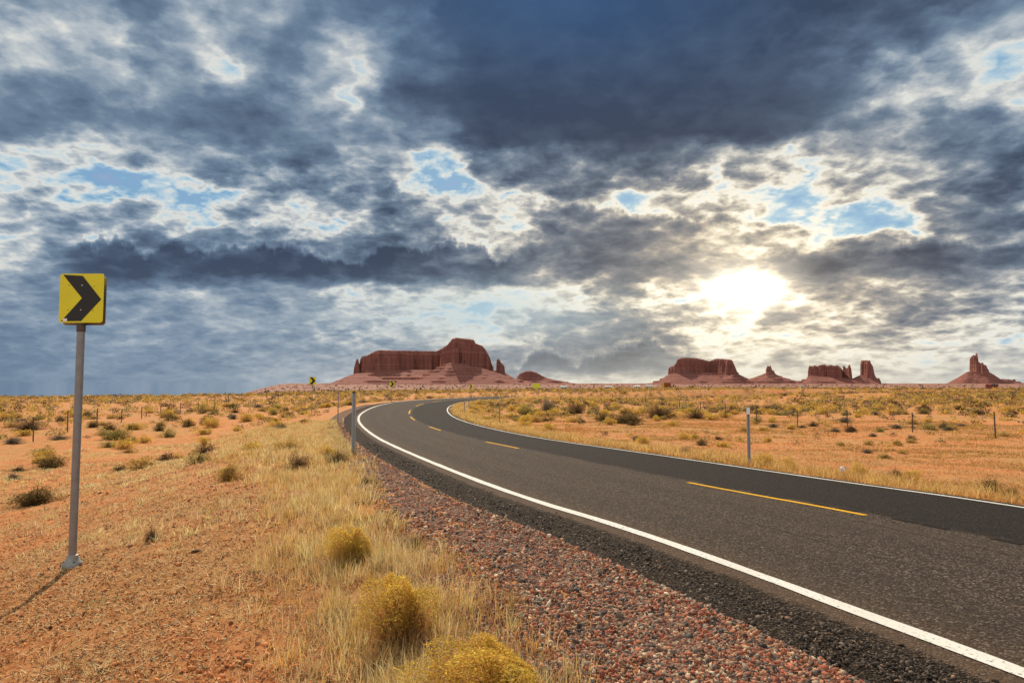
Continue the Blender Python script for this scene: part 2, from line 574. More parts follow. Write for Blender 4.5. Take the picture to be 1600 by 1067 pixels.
def road_at(X, Y):
    """signed offset (right positive), station, centre height, bank for points"""
    X = np.atleast_1d(np.asarray(X, float)).ravel()
    Y = np.atleast_1d(np.asarray(Y, float)).ravel()
    d = np.empty(len(X))
    ix = np.empty(len(X), int)
    for a in range(0, len(X), 20000):
        b = slice(a, a + 20000)
        q = (X[b, None] - RC[None, :, 0]) ** 2 + (Y[b, None] - RC[None, :, 1]) ** 2
        j = q.argmin(1)
        ix[b] = j
        v = np.stack([X[b] - RC[j, 0], Y[b] - RC[j, 1]], -1)
        d[b] = np.sqrt(q[np.arange(len(j)), j]) * np.sign((v * RN[j]).sum(1) + 1e-9)
    return d, RS[ix], RC[ix, 2], RC[ix, 3]


# broad shape of the desert away from the road (x, y, z)
CTRL = np.array([(-14, 8, -1.75), (-14, 20, -1.75), (-8, 26, -1.5), (-30, 30, -1.9), (-28, 48, -1.8), (-16, 45, -1.35), (-45, 70, -1.5), (-25, 75, -1.2), (-18, 95, -.9),
                 (-90, 100, -1.2), (-60, 120, -1.0), (-110, 150, -1.0), (-60, 160, -1.0), (-20, 140, -.6), (-30, 120, -.7),
                 (13, 12, -.6), (20, 22, -.95), (14, 30, -1.2), (26, 34, -1.25), (10, 42, -1.45), (24, 50, -1.55), (3, 60, -1.2), (16, 70, -1.6), (45, 60, -1.5), (6, 90, -.9),
                 (40, 100, -1.2), (80, 100, -.9), (30, 140, -.5), (0, 150, .05), (70, 160, -.1), (120, 170, .25), (40, 190, .2), (0, 190, .25), (100, 210, .45), (160, 200, .5), (-60, 200, -1.6), (-140, 200, -2.0), (22, 4, -.8), (-12, -8, -1.5), (14, -12, -.6)], float)


def ground_z(X, Y, detail=True):
    shp = np.shape(X)
    X = np.atleast_1d(np.asarray(X, float)).ravel()
    Y = np.atleast_1d(np.asarray(Y, float)).ravel()
    r = np.hypot(X, Y)
    num = np.zeros(len(X))
    den = np.zeros(len(X)) + 1e-12
    for cx, cy, cz in CTRL:
        sg = 3.5 + .20 * math.hypot(cx, cy)
        w = np.exp(-((X - cx) ** 2 + (Y - cy) ** 2) / (2 * sg * sg))
        num += w * cz
        den += w
    B = num / den
    far = sst(150, 500, r)
    B = np.where(den < 1e-9, 0., B)
    az_ = np.degrees(np.arctan2(X, Y))
    tilt = .022 * (1 - sst(-24, -17.8, az_)) * np.clip(r - 150, 0, 1e9)
    B = B * (1 - far) + (-5.2 + 1.0 * sst(1500, 9000, r)) * far - tilt
    if detail:
        B = B + fbm(X / 9, Y / 9, 3, 3) * .28 * sst(6, 30, r) * (1 - sst(300, 900, r)) + fbm(X / 60, Y / 60, 2, 9) * .5 * sst(60, 160, r)
        B = B + sst(700, 3000, r) * fbm(X / 500, Y / 500, 3, 21) * 3
    near = r < 260
    z = B.copy()
    if near.any():
        d, s, zc, bk = road_at(X[near], Y[near])
        zb = B[near]
        # left bank falls away from the road, right verge stays closer to it
        eL = -d - LEFT_E
        eR = d - RIGHT_E
        PL = np.interp(eL, [0, 1.0, 2.4, 3.6, 4.6, 6.2, 8.0, 11], [-.03, -.09, -.21, -.34, -.54, -1.0, -1.35, -1.55])
        zl = zc + bk * LEFT_E + PL * np.interp(s, [0, 45, 70, 110], [1, 1, .75, .5])
        zl = zl * (1 - sst(6.5, 16, eL)) + zb * sst(6.5, 16, eL)
        PR = np.interp(eR, [0, 1, 3], [-.03, -.10, -.24])
        zr = zc - bk * RIGHT_E + PR
        wr = sst(1.2, 15, eR)
        zr = zr * (1 - wr) + zb * wr
        zu = zc - bk * d
        e = np.where(d < 0, eL, eR)
        zz = np.where(e < 0, zu - .03 - .27 * sst(0, .4, -e), np.where(d < 0, zl, zr))
        k = sst(200, 255, r[near])
        z[near] = zz * (1 - k) + zb * k
        if detail:
            rough = sst(.6, 2.5, e)
            z[near] += rough * (fbm(X[near] / 1.1, Y[near] / 1.1, 4, 31) * .075 * (1 - sst(30, 80, r[near])))
            z[near] += sst(.0, .8, e) * fbm(X[near] / .22, Y[near] / .22, 3, 41) * .03 * (1 - sst(8, 25, r[near]))
    return z.reshape(shp) if shp else float(z[0])


CP, SP = math.cos(PITCH), math.sin(PITCH)


def ray(px, py):
    a, b = (px - 800) / F, (533.5 - py) / F
    return np.array([a, CP - b * SP, SP + b * CP])


def hit(px, py, tmin=2., tmax=900.):
    """where the sight line through a photo pixel meets the ground"""
    d = ray(px, py)
    t = np.geomspace(tmin, tmax, 1400)
    X, Y, Z = d[0] * t, d[1] * t, EYE + d[2] * t
    g_ = ground_z(X, Y, False)
    i = np.argmax(Z < g_)
    if not (Z < g_).any():
        i = len(t) - 1
    return np.array([X[i], Y[i], ground_z(X[i], Y[i])]), t[i]


def at(px, py, Y):
    d = ray(px, py)
    t = Y / d[1]
    return np.array([d[0] * t, Y, EYE + d[2] * t])


# ------------------------------------------------------------------ ground
def build_ground():
    rad = [.5]
    while rad[-1] < 14000:
        rad.append(rad[-1] * 1.024 + .004)
    rad = np.array(rad)
    ang = np.concatenate([np.arange(-180, -50, 4.), np.arange(-50, 50, .2), np.arange(50, 180, 4.)])
    A = np.radians(ang)
    Rr, Aa = np.meshgrid(rad, A, indexing='ij')
    X, Y = Rr * np.sin(Aa), Rr * np.cos(Aa)
    Z = ground_z(X, Y)
    n, k = X.shape
    V = np.stack([X, Y, Z], -1).reshape(-1, 3)
    idx = np.arange(n * k).reshape(n, k)
    a = idx[:-1, :]
    b = idx[1:, :]
    T = np.stack([a, b, np.roll(b, -1, 1), np.roll(a, -1, 1)], -1).reshape(-1, 4)[:, ::-1]
    V = np.vstack([V, [[0, 0, ground_z(0., 0.)]]])
    me = mesh_np('ground', V, T, smooth=True)
    # close the middle
    m, g, b = principled('desert_soil', .95, .12)
    pos = g.n('ShaderNodeNewGeometry').outputs['Position']
    x, y, z = g.sep(pos)
    r = g.m('SQRT', g.m('ADD', g.m('MULTIPLY', x, x), g.m('MULTIPLY', y, y)))
    n1 = g.noise(pos, .35, 8, .6).outputs['Fac']
    n2 = g.noise(pos, 4., 8, .65).outputs['Fac']
    n3 = g.noise(pos, 55., 6, .75).outputs['Fac']
    n4 = g.noise(pos, 14., 6, .7).outputs['Fac']
    soil = g.ramp(g.m('ADD', g.m('MULTIPLY', n2, .6), g.m('MULTIPLY', n4, .4)), [(.36, (.36, .120, .040)), (.5, (.58, .205, .066)), (.64, (.68, .29, .105))])
    straw = g.ramp(n3, [(.3, (.18, .085, .034)), (.5, (.47, .25, .088)), (.7, (.68, .46, .20))])
    cover = g.smooth(g.m('ADD', g.m('MULTIPLY', n1, .9), g.m('MULTIPLY', n2, .6)), .58, .88)
    near = g.mix(g.m('MULTIPLY', cover, .75), soil, straw)
    near = g.mix(g.smooth(n3, .58, .68, 0, .7), near, (.085, .042, .025))
    # low plain beyond the scrub: dusty mauve with sage
    f1 = g.noise(g.xyz(x, g.m('MULTIPLY', y, .4), 0.), .02, 8, .65).outputs['Fac']
    plainc = g.ramp(f1, [(.35, (.20, .095, .070)), (.5, (.31, .150, .110)), (.66, (.36, .19, .12))])
    colr = g.mix(g.smooth(r, 230, 420), near, plainc)
    g.put(b.inputs['Base Color'], colr)
    bp = g.n('ShaderNodeBump')
    bp.inputs['Strength'].default_value = .9
    bp.inputs['Distance'].default_value = .025
    g.put(bp.inputs['Height'], g.m('ADD', n3, g.m('MULTIPLY', n2, .8)))
    g.put(b.inputs['Normal'], bp.outputs[0])
    o = link('ground', me, m)
    tag(o, kind='structure')


build_ground()


# ------------------------------------------------------------------ road
def ribbon(name, offs, dz, s0=None, s1=None, step=1, mat=None, wob=None, drop=None):
    """strip along the road; offs lateral offsets, dz lift"""
    m = np.ones(len(RS), bool)
    if s0 is not None:
        m = (RS >= s0 - .21) & (RS <= s1 + .21)
    c, nrm, s = RC[m], RN[m], RS[m]
    V, UV = [], []
    for j, o in enumerate(offs):
        oo = np.full(len(s), o, float)
        if wob is not None and wob[j]:
            oo = oo + wob[j] * fbm(s * 1.3, s * 0 + j * 7.7, 4, 5)
        zz = c[:, 2] - c[:, 3] * oo + dz
        if drop is not None:
            zz = zz + drop[j]
        V.append(np.stack([c[:, 0] + nrm[:, 0] * oo, c[:, 1] + nrm[:, 1] * oo, zz], -1))
        UV.append(np.stack([s, oo], -1))
    V = np.stack(V, 1)
    UV = np.stack(UV, 1)
    n, k = V.shape[:2]
    idx = np.arange(n * k).reshape(n, k)
    T = np.stack([idx[:-1, :-1], idx[:-1, 1:], idx[1:, 1:], idx[1:, :-1]], -1).reshape(-1, 4)
    me = mesh_np(name, V.reshape(-1, 3), T, smooth=False, uv=UV.reshape(-1, 2))
    return link(name, me, mat)


def road_mat():
    m, g, b = principled('asphalt', .9, .10)
    uv = g.n('ShaderNodeUVMap')
    uv.uv_map = 'uv'
    s, o, _ = g.sep(uv.outputs[0])
    pos = g.n('ShaderNodeNewGeometry').outputs['Position']
    n1 = g.noise(pos, 26., 3, .7).outputs['Fac']
    n1b = g.noise(pos, 75., 2, .6).outputs['Fac']
    n2 = g.noise(pos, .6, 6, .6).outputs['Fac']
    n3 = g.noise(g.xyz(g.m('MULTIPLY', s, .03), g.m('MULTIPLY', o, 1.4), 0.), 2., 4, .6).outputs['Fac']
    vo = g.n('ShaderNodeTexVoronoi')
    vo.inputs['Scale'].default_value = 62.
    g.put(vo.inputs['Vector'], pos)
    chip = g.sep(vo.outputs['Color'])[0]
    old = g.ramp(chip, [(0, (.022, .015, .011)), (.45, (.046, .033, .024)), (.8, (.076, .055, .040)), (1, (.22, .17, .13))])
    old = g.mix(g.smooth(n2, .35, .7, 0, .35), old, (.068, .048, .033))
    old = g.mix(g.smooth(n3, .5, .72, 0, .40), old, (.088, .062, .043))
    new = g.ramp(chip, [(0, (.010, .0075, .006)), (.5, (.019, .0145, .012)), (.85, (.030, .023, .019)), (1, (.065, .052, .043))])
    new = g.mix(g.smooth(n3, .45, .7, 0, .35), new, (.028, .021, .017))
    # right lane sealed later than the left one; ragged joint beside the centre line
    j = g.m('ADD', o, g.m('MULTIPLY', g.m('SUBTRACT', g.noise(g.xyz(s, o, 0.), .9, 5, .7).outputs['Fac'], .5), .55))
    colr = g.mix(g.smooth(j, .22, .56), old, new)
    for oc, hw, st_ in ((-2.65, .34, .30), (-.95, .34, .30), (1.0, .32, .22), (2.6, .32, .22)):
        tr = g.smooth(g.m('ABSOLUTE', g.m('SUBTRACT', o, g.m('ADD', oc, g.m('MULTIPLY', g.m('SUBTRACT', n2, .5), .5)))), hw * 1.5, hw * .2, 0, st_)
        colr = g.mix(g.m('MULTIPLY', tr, n3), colr, (.020, .015, .011))
    sw = g.noise(g.xyz(g.m('MULTIPLY', s, .25), 0., 0.), 1., 5, .6).outputs['Fac']
    for oc in (-1.85, -.35):
        sm = g.smooth(g.m('ABSOLUTE', g.m('SUBTRACT', o, g.m('ADD', oc, g.m('MULTIPLY', g.m('SUBTRACT', sw, .5), .35)))), .035, .010, 0, .55)
        colr = g.mix(g.m('MULTIPLY', sm, g.smooth(n2, .42, .55)), colr, (.012, .009, .007))
    dust = g.smooth(g.m('ADD', o, g.m('MULTIPLY', g.m('SUBTRACT', n2, .5), .8)), -2.9, -3.7, 0, .35)
    colr = g.mix(dust, colr, (.15, .085, .048))
    # crumbled dark edge on the left
    ed = g.m('ADD', o, g.m('MULTIPLY', g.m('SUBTRACT', g.noise(g.xyz(s, o, 0.), 2.4, 6, .7).outputs['Fac'], .5), .35))
    crumb = g.ramp(chip, [(0, (.022, .015, .010)), (.5, (.060, .041, .028)), (.85, (.115, .080, .056)), (1, (.28, .20, .14))])
    em = g.smooth(ed, -3.72, -3.86)
    colr = g.mix(em, colr, crumb)
    g.put(b.inputs['Base Color'], colr)
    bp = g.n('ShaderNodeBump')
    bp.inputs['Distance'].default_value = .012
    g.put(bp.inputs['Strength'], g.m('ADD', .35, g.m('MULTIPLY', em, .65)))
    g.put(bp.inputs['Height'], g.m('ADD', g.m('MULTIPLY', vo.outputs['Distance'], -8.), n1))
    g.put(b.inputs['Normal'], bp.outputs[0])
    return m


ro = ribbon('road', [-LEFT_E - .35, -LEFT_E, -4.0, -3.5, -1.75, 0, 1.75, 3.5, 3.78, RIGHT_E + .15], 0., mat=road_mat(),
            wob=[.25, .3, .1, 0, 0, 0, 0, 0, .06, .06], drop=[-.30, -.04, -.008, 0, 0, 0, 0, 0, 0, -.25])
tag(ro, kind='structure')


def paint_mat(name, c0, c1, wear):
    m, g, b = principled(name, .85, .08)
    pos = g.n('ShaderNodeNewGeometry').outputs['Position']
    n = g.noise(pos, 30., 5, .75).outputs['Fac']
    n2 = g.noise(pos, 2., 5, .65).outputs['Fac']
    colr = g.ramp(n2, [(.3, c0), (.7, c1)])
    colr = g.mix(g.smooth(g.m('ADD', n, g.m('MULTIPLY', n2, .25)), wear, wear + .12, 0, .85), colr, (.09, .07, .055))
    g.put(b.inputs['Base Color'], colr)
    bp = g.n('ShaderNodeBump')
    bp.inputs['Strength'].default_value = .35
    bp.inputs['Distance'].default_value = .006
    g.put(bp.inputs['Height'], n)
    g.put(b.inputs['Normal'], bp.outputs[0])
    return m


M['white_paint'] = paint_mat('white_paint', (.62, .58, .51), (.76, .73, .66), .67)
M['yellow_paint'] = paint_mat('yellow_paint', (.58, .29, .015), (.72, .38, .03), .67)
for nm, o_, hw in (('road_marking', -HALF, .073), ('road_marking', HALF, .055)):
    tag(ribbon(nm, [o_ - hw, o_ + hw], .005, mat=M['white_paint'], wob=[.02, .02]), kind='structure')


def station(px, py):
    """station on the centre line seen nearest to a photo pixel"""
    P = np.c_[RC[:, 0] + RN[:, 0] * .19, RC[:, 1] + RN[:, 1] * .19, RC[:, 2] - EYE]
    d = P[:, 1] * CP + P[:, 2] * SP
    u = -P[:, 1] * SP + P[:, 2] * CP
    ok = d > 1
    q = np.where(ok, (800 + F * P[:, 0] / np.where(ok, d, 1) - px) ** 2 + (533.5 - F * u / np.where(ok, d, 1) - py) ** 2, 1e12)
    return RS[q.argmin()]


dash = [((1334, 802), (1077, 753.5)), ((808, 700), (760, 690.5)), ((688, 671), (670, 666.6)), ((648, 656), (641, 652)), ((638, 646.5), (641, 640.5)), ((651, 636), (662, 632.5)), ((676, 630), (690, 628))]
for a, b in dash:
    s0, s1 = station(*a), station(*b)
    s1 = max(s1, s0 + 2.0)
    tag(ribbon('road_marking', [.13, .25], .005, s0, s1, mat=M['yellow_paint'], wob=[.015, .015]), kind='structure')
# milled notches of the centre-line rumble strip, darker short grooves
notch = plain('notch', (.016, .012, .010), .95, spec=.1)
s_ = station(1334, 802) - 14
mb = MB()
while s_ < station(1077, 753.5) + .2:
    i = int(np.argmin(abs(RS - s_)))
    c_, n_, t_ = RC[i], RN[i], RT[i]
    qv = []
    for du, dv in ((-.16, -.07), (.16, -.055), (.14, .06), (-.15, .05)):
        o2 = .36 + dv
        qv.append((c_[0] + n_[0] * o2 + t_[0] * du, c_[1] + n_[1] * o2 + t_[1] * du, c_[2] - c_[3] * o2 + .004))
    mb.add(qv, [(3, 2, 1, 0)])
    s_ += .62
tag(link('road_marking', mb.mesh('rumble_grooves'), notch), kind='structure')


# ------------------------------------------------------------------ buttes
def in_poly_sdf(px, py, poly):
    poly = np.asarray(poly, float)
    d = np.full(px.shape, 1e18)
    inside = np.zeros(px.shape, bool)
    n = len(poly)
    for i in range(n):
        a, b = poly[i], poly[(i + 1) % n]
        e = b - a
        t = np.clip(((px - a[0]) * e[0] + (py - a[1]) * e[1]) / (e @ e), 0, 1)
        d = np.minimum(d, (px - a[0] - t * e[0]) ** 2 + (py - a[1] - t * e[1]) ** 2)
        cnd = (a[1] > py) != (b[1] > py)
        with np.errstate(divide='ignore', invalid='ignore'):
            xs = a[0] + (py - a[1]) / (b[1] - a[1]) * e[0]
        inside ^= cnd & (px < xs)
    d = np.sqrt(d)
    return np.where(inside, -d, d)


def rock_mat():
    m, g, b = principled('sandstone', .92, .1)
    pos = g.n('ShaderNodeNewGeometry').outputs['Position']
    x, y, z = g.sep(pos)
    wob = g.noise(pos, .006, 4, .6).outputs['Fac']
    zb = g.m('ADD', g.m('MULTIPLY', z, .05), g.m('MULTIPLY', wob, .9))
    bands = g.noise(g.xyz(0., 0., zb), 1.6, 6, .7).outputs['Fac']
    streak = g.noise(g.xyz(g.m('MULTIPLY', x, .06), g.m('MULTIPLY', y, .06), g.m('MULTIPLY', z, .006)), 1., 6, .65).outputs['Fac']
    mott = g.noise(pos, .05, 8, .7).outputs['Fac']
    colr = g.ramp(bands, [(.36, (.15, .052, .040)), (.44, (.33, .125, .088)), (.50, (.20, .072, .054)), (.56, (.37, .150, .108)), (.64, (.25, .096, .070))])
    colr = g.mix(g.smooth(streak, .48, .68, 0, .55), colr, (.15, .052, .044))
    colr = g.mix(g.smooth(mott, .5, .75, 0, .35), colr, (.34, .155, .105))
    g.put(b.inputs['Base Color'], colr)
    bp = g.n('ShaderNodeBump')
    bp.inputs['Strength'].default_value = .8
    bp.inputs['Distance'].default_value = 6.
    g.put(bp.inputs['Height'], g.m('ADD', g.m('MULTIPLY', mott, .7), g.m('ADD', g.m('MULTIPLY', bands, .8), g.m('MULTIPLY', streak, .7))))
    g.put(b.inputs['Normal'], bp.outputs[0])
    return m


M['rock'] = rock_mat()


def butte(name, D, x0, x1, b0, b1, blocks, talus, res=4., seed=0):
    """D distance; blocks: outline in (photo bearing px, depth m), top silhouette and foot height in photo px.
    talus: (silhouette polyline, front foot depth) of the skirt of scree"""
    k = D / F
    na, nb = int((x1 - x0) * k / res), int((b1 - b0) / res)
    ax = np.linspace(x0, x1, na)
    bx = np.linspace(b0, b1, nb)
    A, Bd = np.meshgrid(ax, bx, indexing='ij')
    Xm = (A - 800) * k
    # scree skirts
    base = -14.
    H = np.full(A.shape, base - 4.)
    for prof, yc, wf, wb, pw in talus:
        p = np.array(prof, float)
        top = (598.5 - np.interp(A, p[:, 0], p[:, 1], left=620, right=620)) * k + EYE
        t = (Bd - yc) / np.where(Bd < yc, wf, wb)
        # the cone narrows as it comes forward
        fall = np.clip(1 - np.abs(t), 0, 1) ** pw
        gul = fbm(A * k / 45, Bd / 70, 4, seed + 3) * 9 * np.clip((top - base) / 60, 0, 1)
        h = base + (top - base) * fall + gul * sst(0, .25, np.abs(t)) * fall
        # a few hard ledges in the scree
        led = np.round(h / 17.) * 17.
        h = h + (led - h) * .75 * sst(-.1, .25, fbm(A * k / 80, Bd / 80, 2, seed + 8))
        H = np.maximum(H, h)
    for poly, prof, foot, bw in blocks:
        P = [((a - 800) * k, b) for a, b in poly]
        sd_ = in_poly_sdf(Xm, Bd, P)
        fl = fbm(Xm / 47 + .3 * fbm(Xm / 90, Bd / 90, 2, seed + 21), Bd / 47, 5, seed + 1, .60)
        fl2 = np.round(fbm(Xm / 60, Bd / 60, 3, seed + 5) * 4) / 4
        sd_ = sd_ + fl * min(20, bw * .7) + fl2 * min(18, bw * .5)
        p = np.array(prof, float)
        top = (598.5 - np.interp(A, p[:, 0], p[:, 1])) * k + EYE + fbm(Xm / 18, Bd / 18, 3, seed + 2) * (3.5 if D < 5000 else 12.)
        if isinstance(foot, (int, float)):
            ft = (598.5 - foot) * k + EYE
        else:
            q = np.array(foot, float)
            ft = (598.5 - np.interp(A, q[:, 0], q[:, 1])) * k + EYE
        u = np.clip(-sd_ / bw, 0, 1)
        step = np.interp(u, [0, .03, .10, .13, .20, .23, .32, 1], [0, .60, .66, .88, .91, .985, 1, 1])
        h = ft + (top - ft) * step
        H = np.where(sd_ < 0, np.maximum(H, h), H)
    jit = res * .3
    Xj = Xm + fbm(A * 3.1, Bd / 5, 2, seed + 11) * jit
    Yj = D + Bd + fbm(A * 2.7, Bd / 6, 2, seed + 12) * jit
    # depth keeps the bearing: walls behind the reference plane sit proportionally further out
    V = np.stack([Xj * (D + Bd) / D, Yj, EYE + (H - EYE) * (D + Bd) / D], -1).reshape(-1, 3)
    n, m = A.shape
    idx = np.arange(n * m).reshape(n, m)
    T = np.stack([idx[:-1, :-1], idx[1:, :-1], idx[1:, 1:], idx[:-1, 1:]], -1).reshape(-1, 4)
    hv = H.ravel()
    keep = (hv[T].max(1) > base - 3.5)
    me = mesh_np(name, V, T[keep], smooth=False)
    return tag(link(name, me, M['rock']), kind='structure')


# the great mesa with its monolith and spires
butte('butte', 3500, 470, 935, -420, 620, [
    # long mesa behind: shaded end to the left, sunlit wall running back to the right
    ([(592, -10), (563, 190), (572, 420), (720, 430), (706, 190), (640, 130)],
     [(560, 560), (564, 557.5), (573, 556), (585, 549.5), (592, 547.5), (640, 548.5), (682, 549), (690, 545), (720, 545)], [(560, 584), (592, 579), (720, 579)], 40),
    # monolith in front
    ([(710, -130), (692, 60), (686, 300), (766, 310), (766, 110), (742, -20)],
     [(683, 549), (690, 545), (699, 539), (703, 534), (707, 529.5), (713, 528), (740, 531), (743, 537), (754, 541), (760, 549), (766, 560), (769, 570)], [(684, 575), (708, 568), (769, 577)], 38),
    # left spire
    ([(552.5, 200), (561, 150), (563, 240), (554, 260)], [(550, 577), (554, 573), (557, 561), (559.5, 560.5), (562, 574)], 584, 14),
    # right spire
    ([(776, 40), (783, 0), (790, 80), (778, 130)], [(774, 561.5), (780, 561), (783, 567), (787, 571), (791, 577)], 578, 14),
], [
    ([(470, 605.5), (480, 604), (519, 598), (547, 586), (563, 582), (592, 578.5), (640, 578), (690, 578), (740, 580), (772, 580), (788, 582), (806, 592), (830, 597), (860, 600), (935, 603)], 10, 400, 420, 1.2),
    ([(585, 606), (627, 601), (650, 592), (670, 581), (690, 571), (703, 567), (722, 568), (745, 573), (770, 580), (790, 587), (805, 594), (850, 602), (935, 606)], -135, 270, 330, 1.1),
], 4.0, 1)
# low cone to its right
butte('butte', 4300, 780, 1000, -300, 300, [
    ([(808, 20), (818, -60), (842, -60), (856, 0), (850, 80), (815, 90)], [(806, 590), (812, 584), (820, 580.5), (828, 579.5), (838, 582), (846, 587), (858, 592)], 592.5, 46),
], [
    ([(780, 600), (800, 595), (808, 592), (830, 588), (858, 591), (868, 593.5), (890, 597), (905, 600), (940, 600.5), (1000, 604)], 0, 280, 260, 1.2),
], 5., 40)
# second butte: sunlit flutes, then a shaded bay
butte('butte', 4500, 985, 1260, -330, 380, [
    ([(1058, -40), (1044, 60), (1050, 220), (1120, 230), (1112, 130), (1085, 40)],
     [(1043, 574), (1052, 572), (1056, 568), (1059, 561.5), (1066, 559), (1087, 559.6), (1098, 562), (1108, 564.5), (1120, 563)], [(1043, 584), (1060, 590), (1120, 583)], 34),
    ([(1143, -120), (1108, 150), (1112, 240), (1152, 200), (1150, 60)],
     [(1106, 566), (1110, 564), (1117, 561), (1122, 560.3), (1140, 562), (1144, 563), (1148, 572), (1152, 582)], [(1108, 586), (1143, 582), (1152, 582)], 34),
    ([(1197, -30), (1195.5, 60), (1206, 60), (1205.5, -20)], [(1195, 583), (1196, 579), (1198, 574), (1199.2, 571), (1200.5, 572), (1201.5, 574), (1203, 570.8), (1204.3, 573), (1206, 577)], 583, 8),
    ([(1204, -30), (1204, 50), (1210.5, 50), (1210.5, -20)], [(1203, 578), (1208.5, 579), (1211, 583)], 584, 8),
], [
    ([(985, 602), (1010, 599.5), (1023, 596), (1036, 590), (1046, 584), (1060, 583), (1100, 583), (1120, 584), (1148, 581.5), (1158, 586.5), (1170, 592), (1182, 588), (1197, 582.5), (1209, 583), (1220, 588), (1237, 593.5), (1260, 598)], -50, 270, 380, 1.15),
    ([(1030, 601), (1050, 594), (1070, 590), (1095, 592), (1120, 594), (1130, 590), (1145, 585), (1158, 589), (1175, 596), (1210, 600)], -130, 180, 200, 1.1),
], 4.6, 70)
# third group: castle-like mesa, needle and tower, turned away from the sun
butte('butte', 5500, 1225, 1400, -330, 380, [
    ([(1313, -130), (1288, -10), (1264, 130), (1268, 240), (1316, 200)],
     [(1263, 574), (1265, 572), (1268, 573.5), (1272, 572), (1277, 573), (1281, 571), (1287, 569.8), (1292, 572), (1298, 571), (1303, 573), (1307, 571.5), (1311, 573), (1315, 577)], 591, 26),
    ([(1328, -120), (1317.5, 0), (1318, 80), (1330, 60), (1331, -40)],
     [(1317, 572.5), (1319.5, 572), (1321, 575.5), (1323.5, 576.5), (1325.5, 572), (1327.5, 570.5), (1329, 574), (1331, 580)], 591, 12),
    ([(1360, -160), (1344.5, -20), (1345, 100), (1366, 60), (1366, -60)],
     [(1343, 566), (1345, 564.3), (1352, 563.8), (1359.5, 564.2), (1361, 569), (1363.5, 572), (1365, 580), (1366, 586)], 589, 20),
    ([(1366, -190), (1362, -150), (1374, -100), (1375, -160)], [(1362, 591), (1372, 591), (1374.5, 594)], 598, 10),
], [
    ([(1225, 600), (1257, 592.5), (1266, 586), (1280, 588), (1314, 590), (1332, 591), (1344, 585.5), (1352, 586), (1364, 588), (1372, 592), (1376, 599), (1400, 601)], -70, 240, 380, 1.1),
], 4.2, 110)
# far right butte with twin fingers
butte('butte', 6000, 1465, 1605, -330, 330, [
    ([(1535, -130), (1515, 10), (1516, 110), (1543, 90), (1543.5, -30)],
     [(1514, 566), (1515.5, 560), (1518, 558), (1521, 555), (1524, 556.5), (1525.3, 553), (1527.6, 552.6), (1529, 566), (1532, 568.5), (1535, 567.5), (1538, 571), (1541, 572), (1543.5, 578)], 581.5, 18),
    ([(1570, -60), (1562, 20), (1570, 60), (1586, 30), (1587, -40)], [(1560, 593.5), (1568, 592.5), (1580, 594.5), (1583, 593), (1587, 596)], 597, 14),
], [
    ([(1465, 601), (1479, 598.5), (1496, 589.5), (1511, 580.5), (1525, 579.5), (1543, 580), (1551, 584.5), (1562, 592), (1587, 596.5), (1605, 598.5)], -70, 240, 360, 1.05),
], 4.2, 150)


# ------------------------------------------------------------------ signs
M['galv'] = plain('galvanised_steel', (.23, .228, .225), .40, .45, .12, 14., .5)
M['post'] = plain('zinc_post', (.37, .36, .345), .55, .2, .15, 12., .4)
M['cast'] = plain('cast_collar', (.30, .28, .25), .6, .35, .2, 20., .4)
M['rust'] = plain('dark_steel', (.10, .075, .06), .7, .4, .25, 12., .3)
M['yellow'] = plain('yellow_sheeting', (.70, .64, .008), .5, 0, .05, 4., .5)
M['black'] = plain('black_sheeting', (.012, .011, .010), .6, 0, .1, 6., .5)
M['bare'] = plain('bare_aluminium', (.22, .17, .14), .6, .5, .1, 6., .4)
M['bolt'] = plain('bolt_steel', (.75, .74, .72), .35, .6, .05, 30., .5)
M['white'] = plain('white_sticker', (.78, .78, .76), .5, 0, .04, 30., .4)


def rrect(w, h, r, n=6):
    o = []
    for cx, cz, a0 in ((w / 2 - r, h / 2 - r, 0), (-w / 2 + r, h / 2 - r, 90), (-w / 2 + r, -h / 2 + r, 180), (w / 2 - r, -h / 2 + r, 270)):
        for i in range(n + 1):
            a = R(a0 + 90 * i / n)
            o.append((cx + r * math.cos(a), cz + r * math.sin(a)))
    return o[::-1]


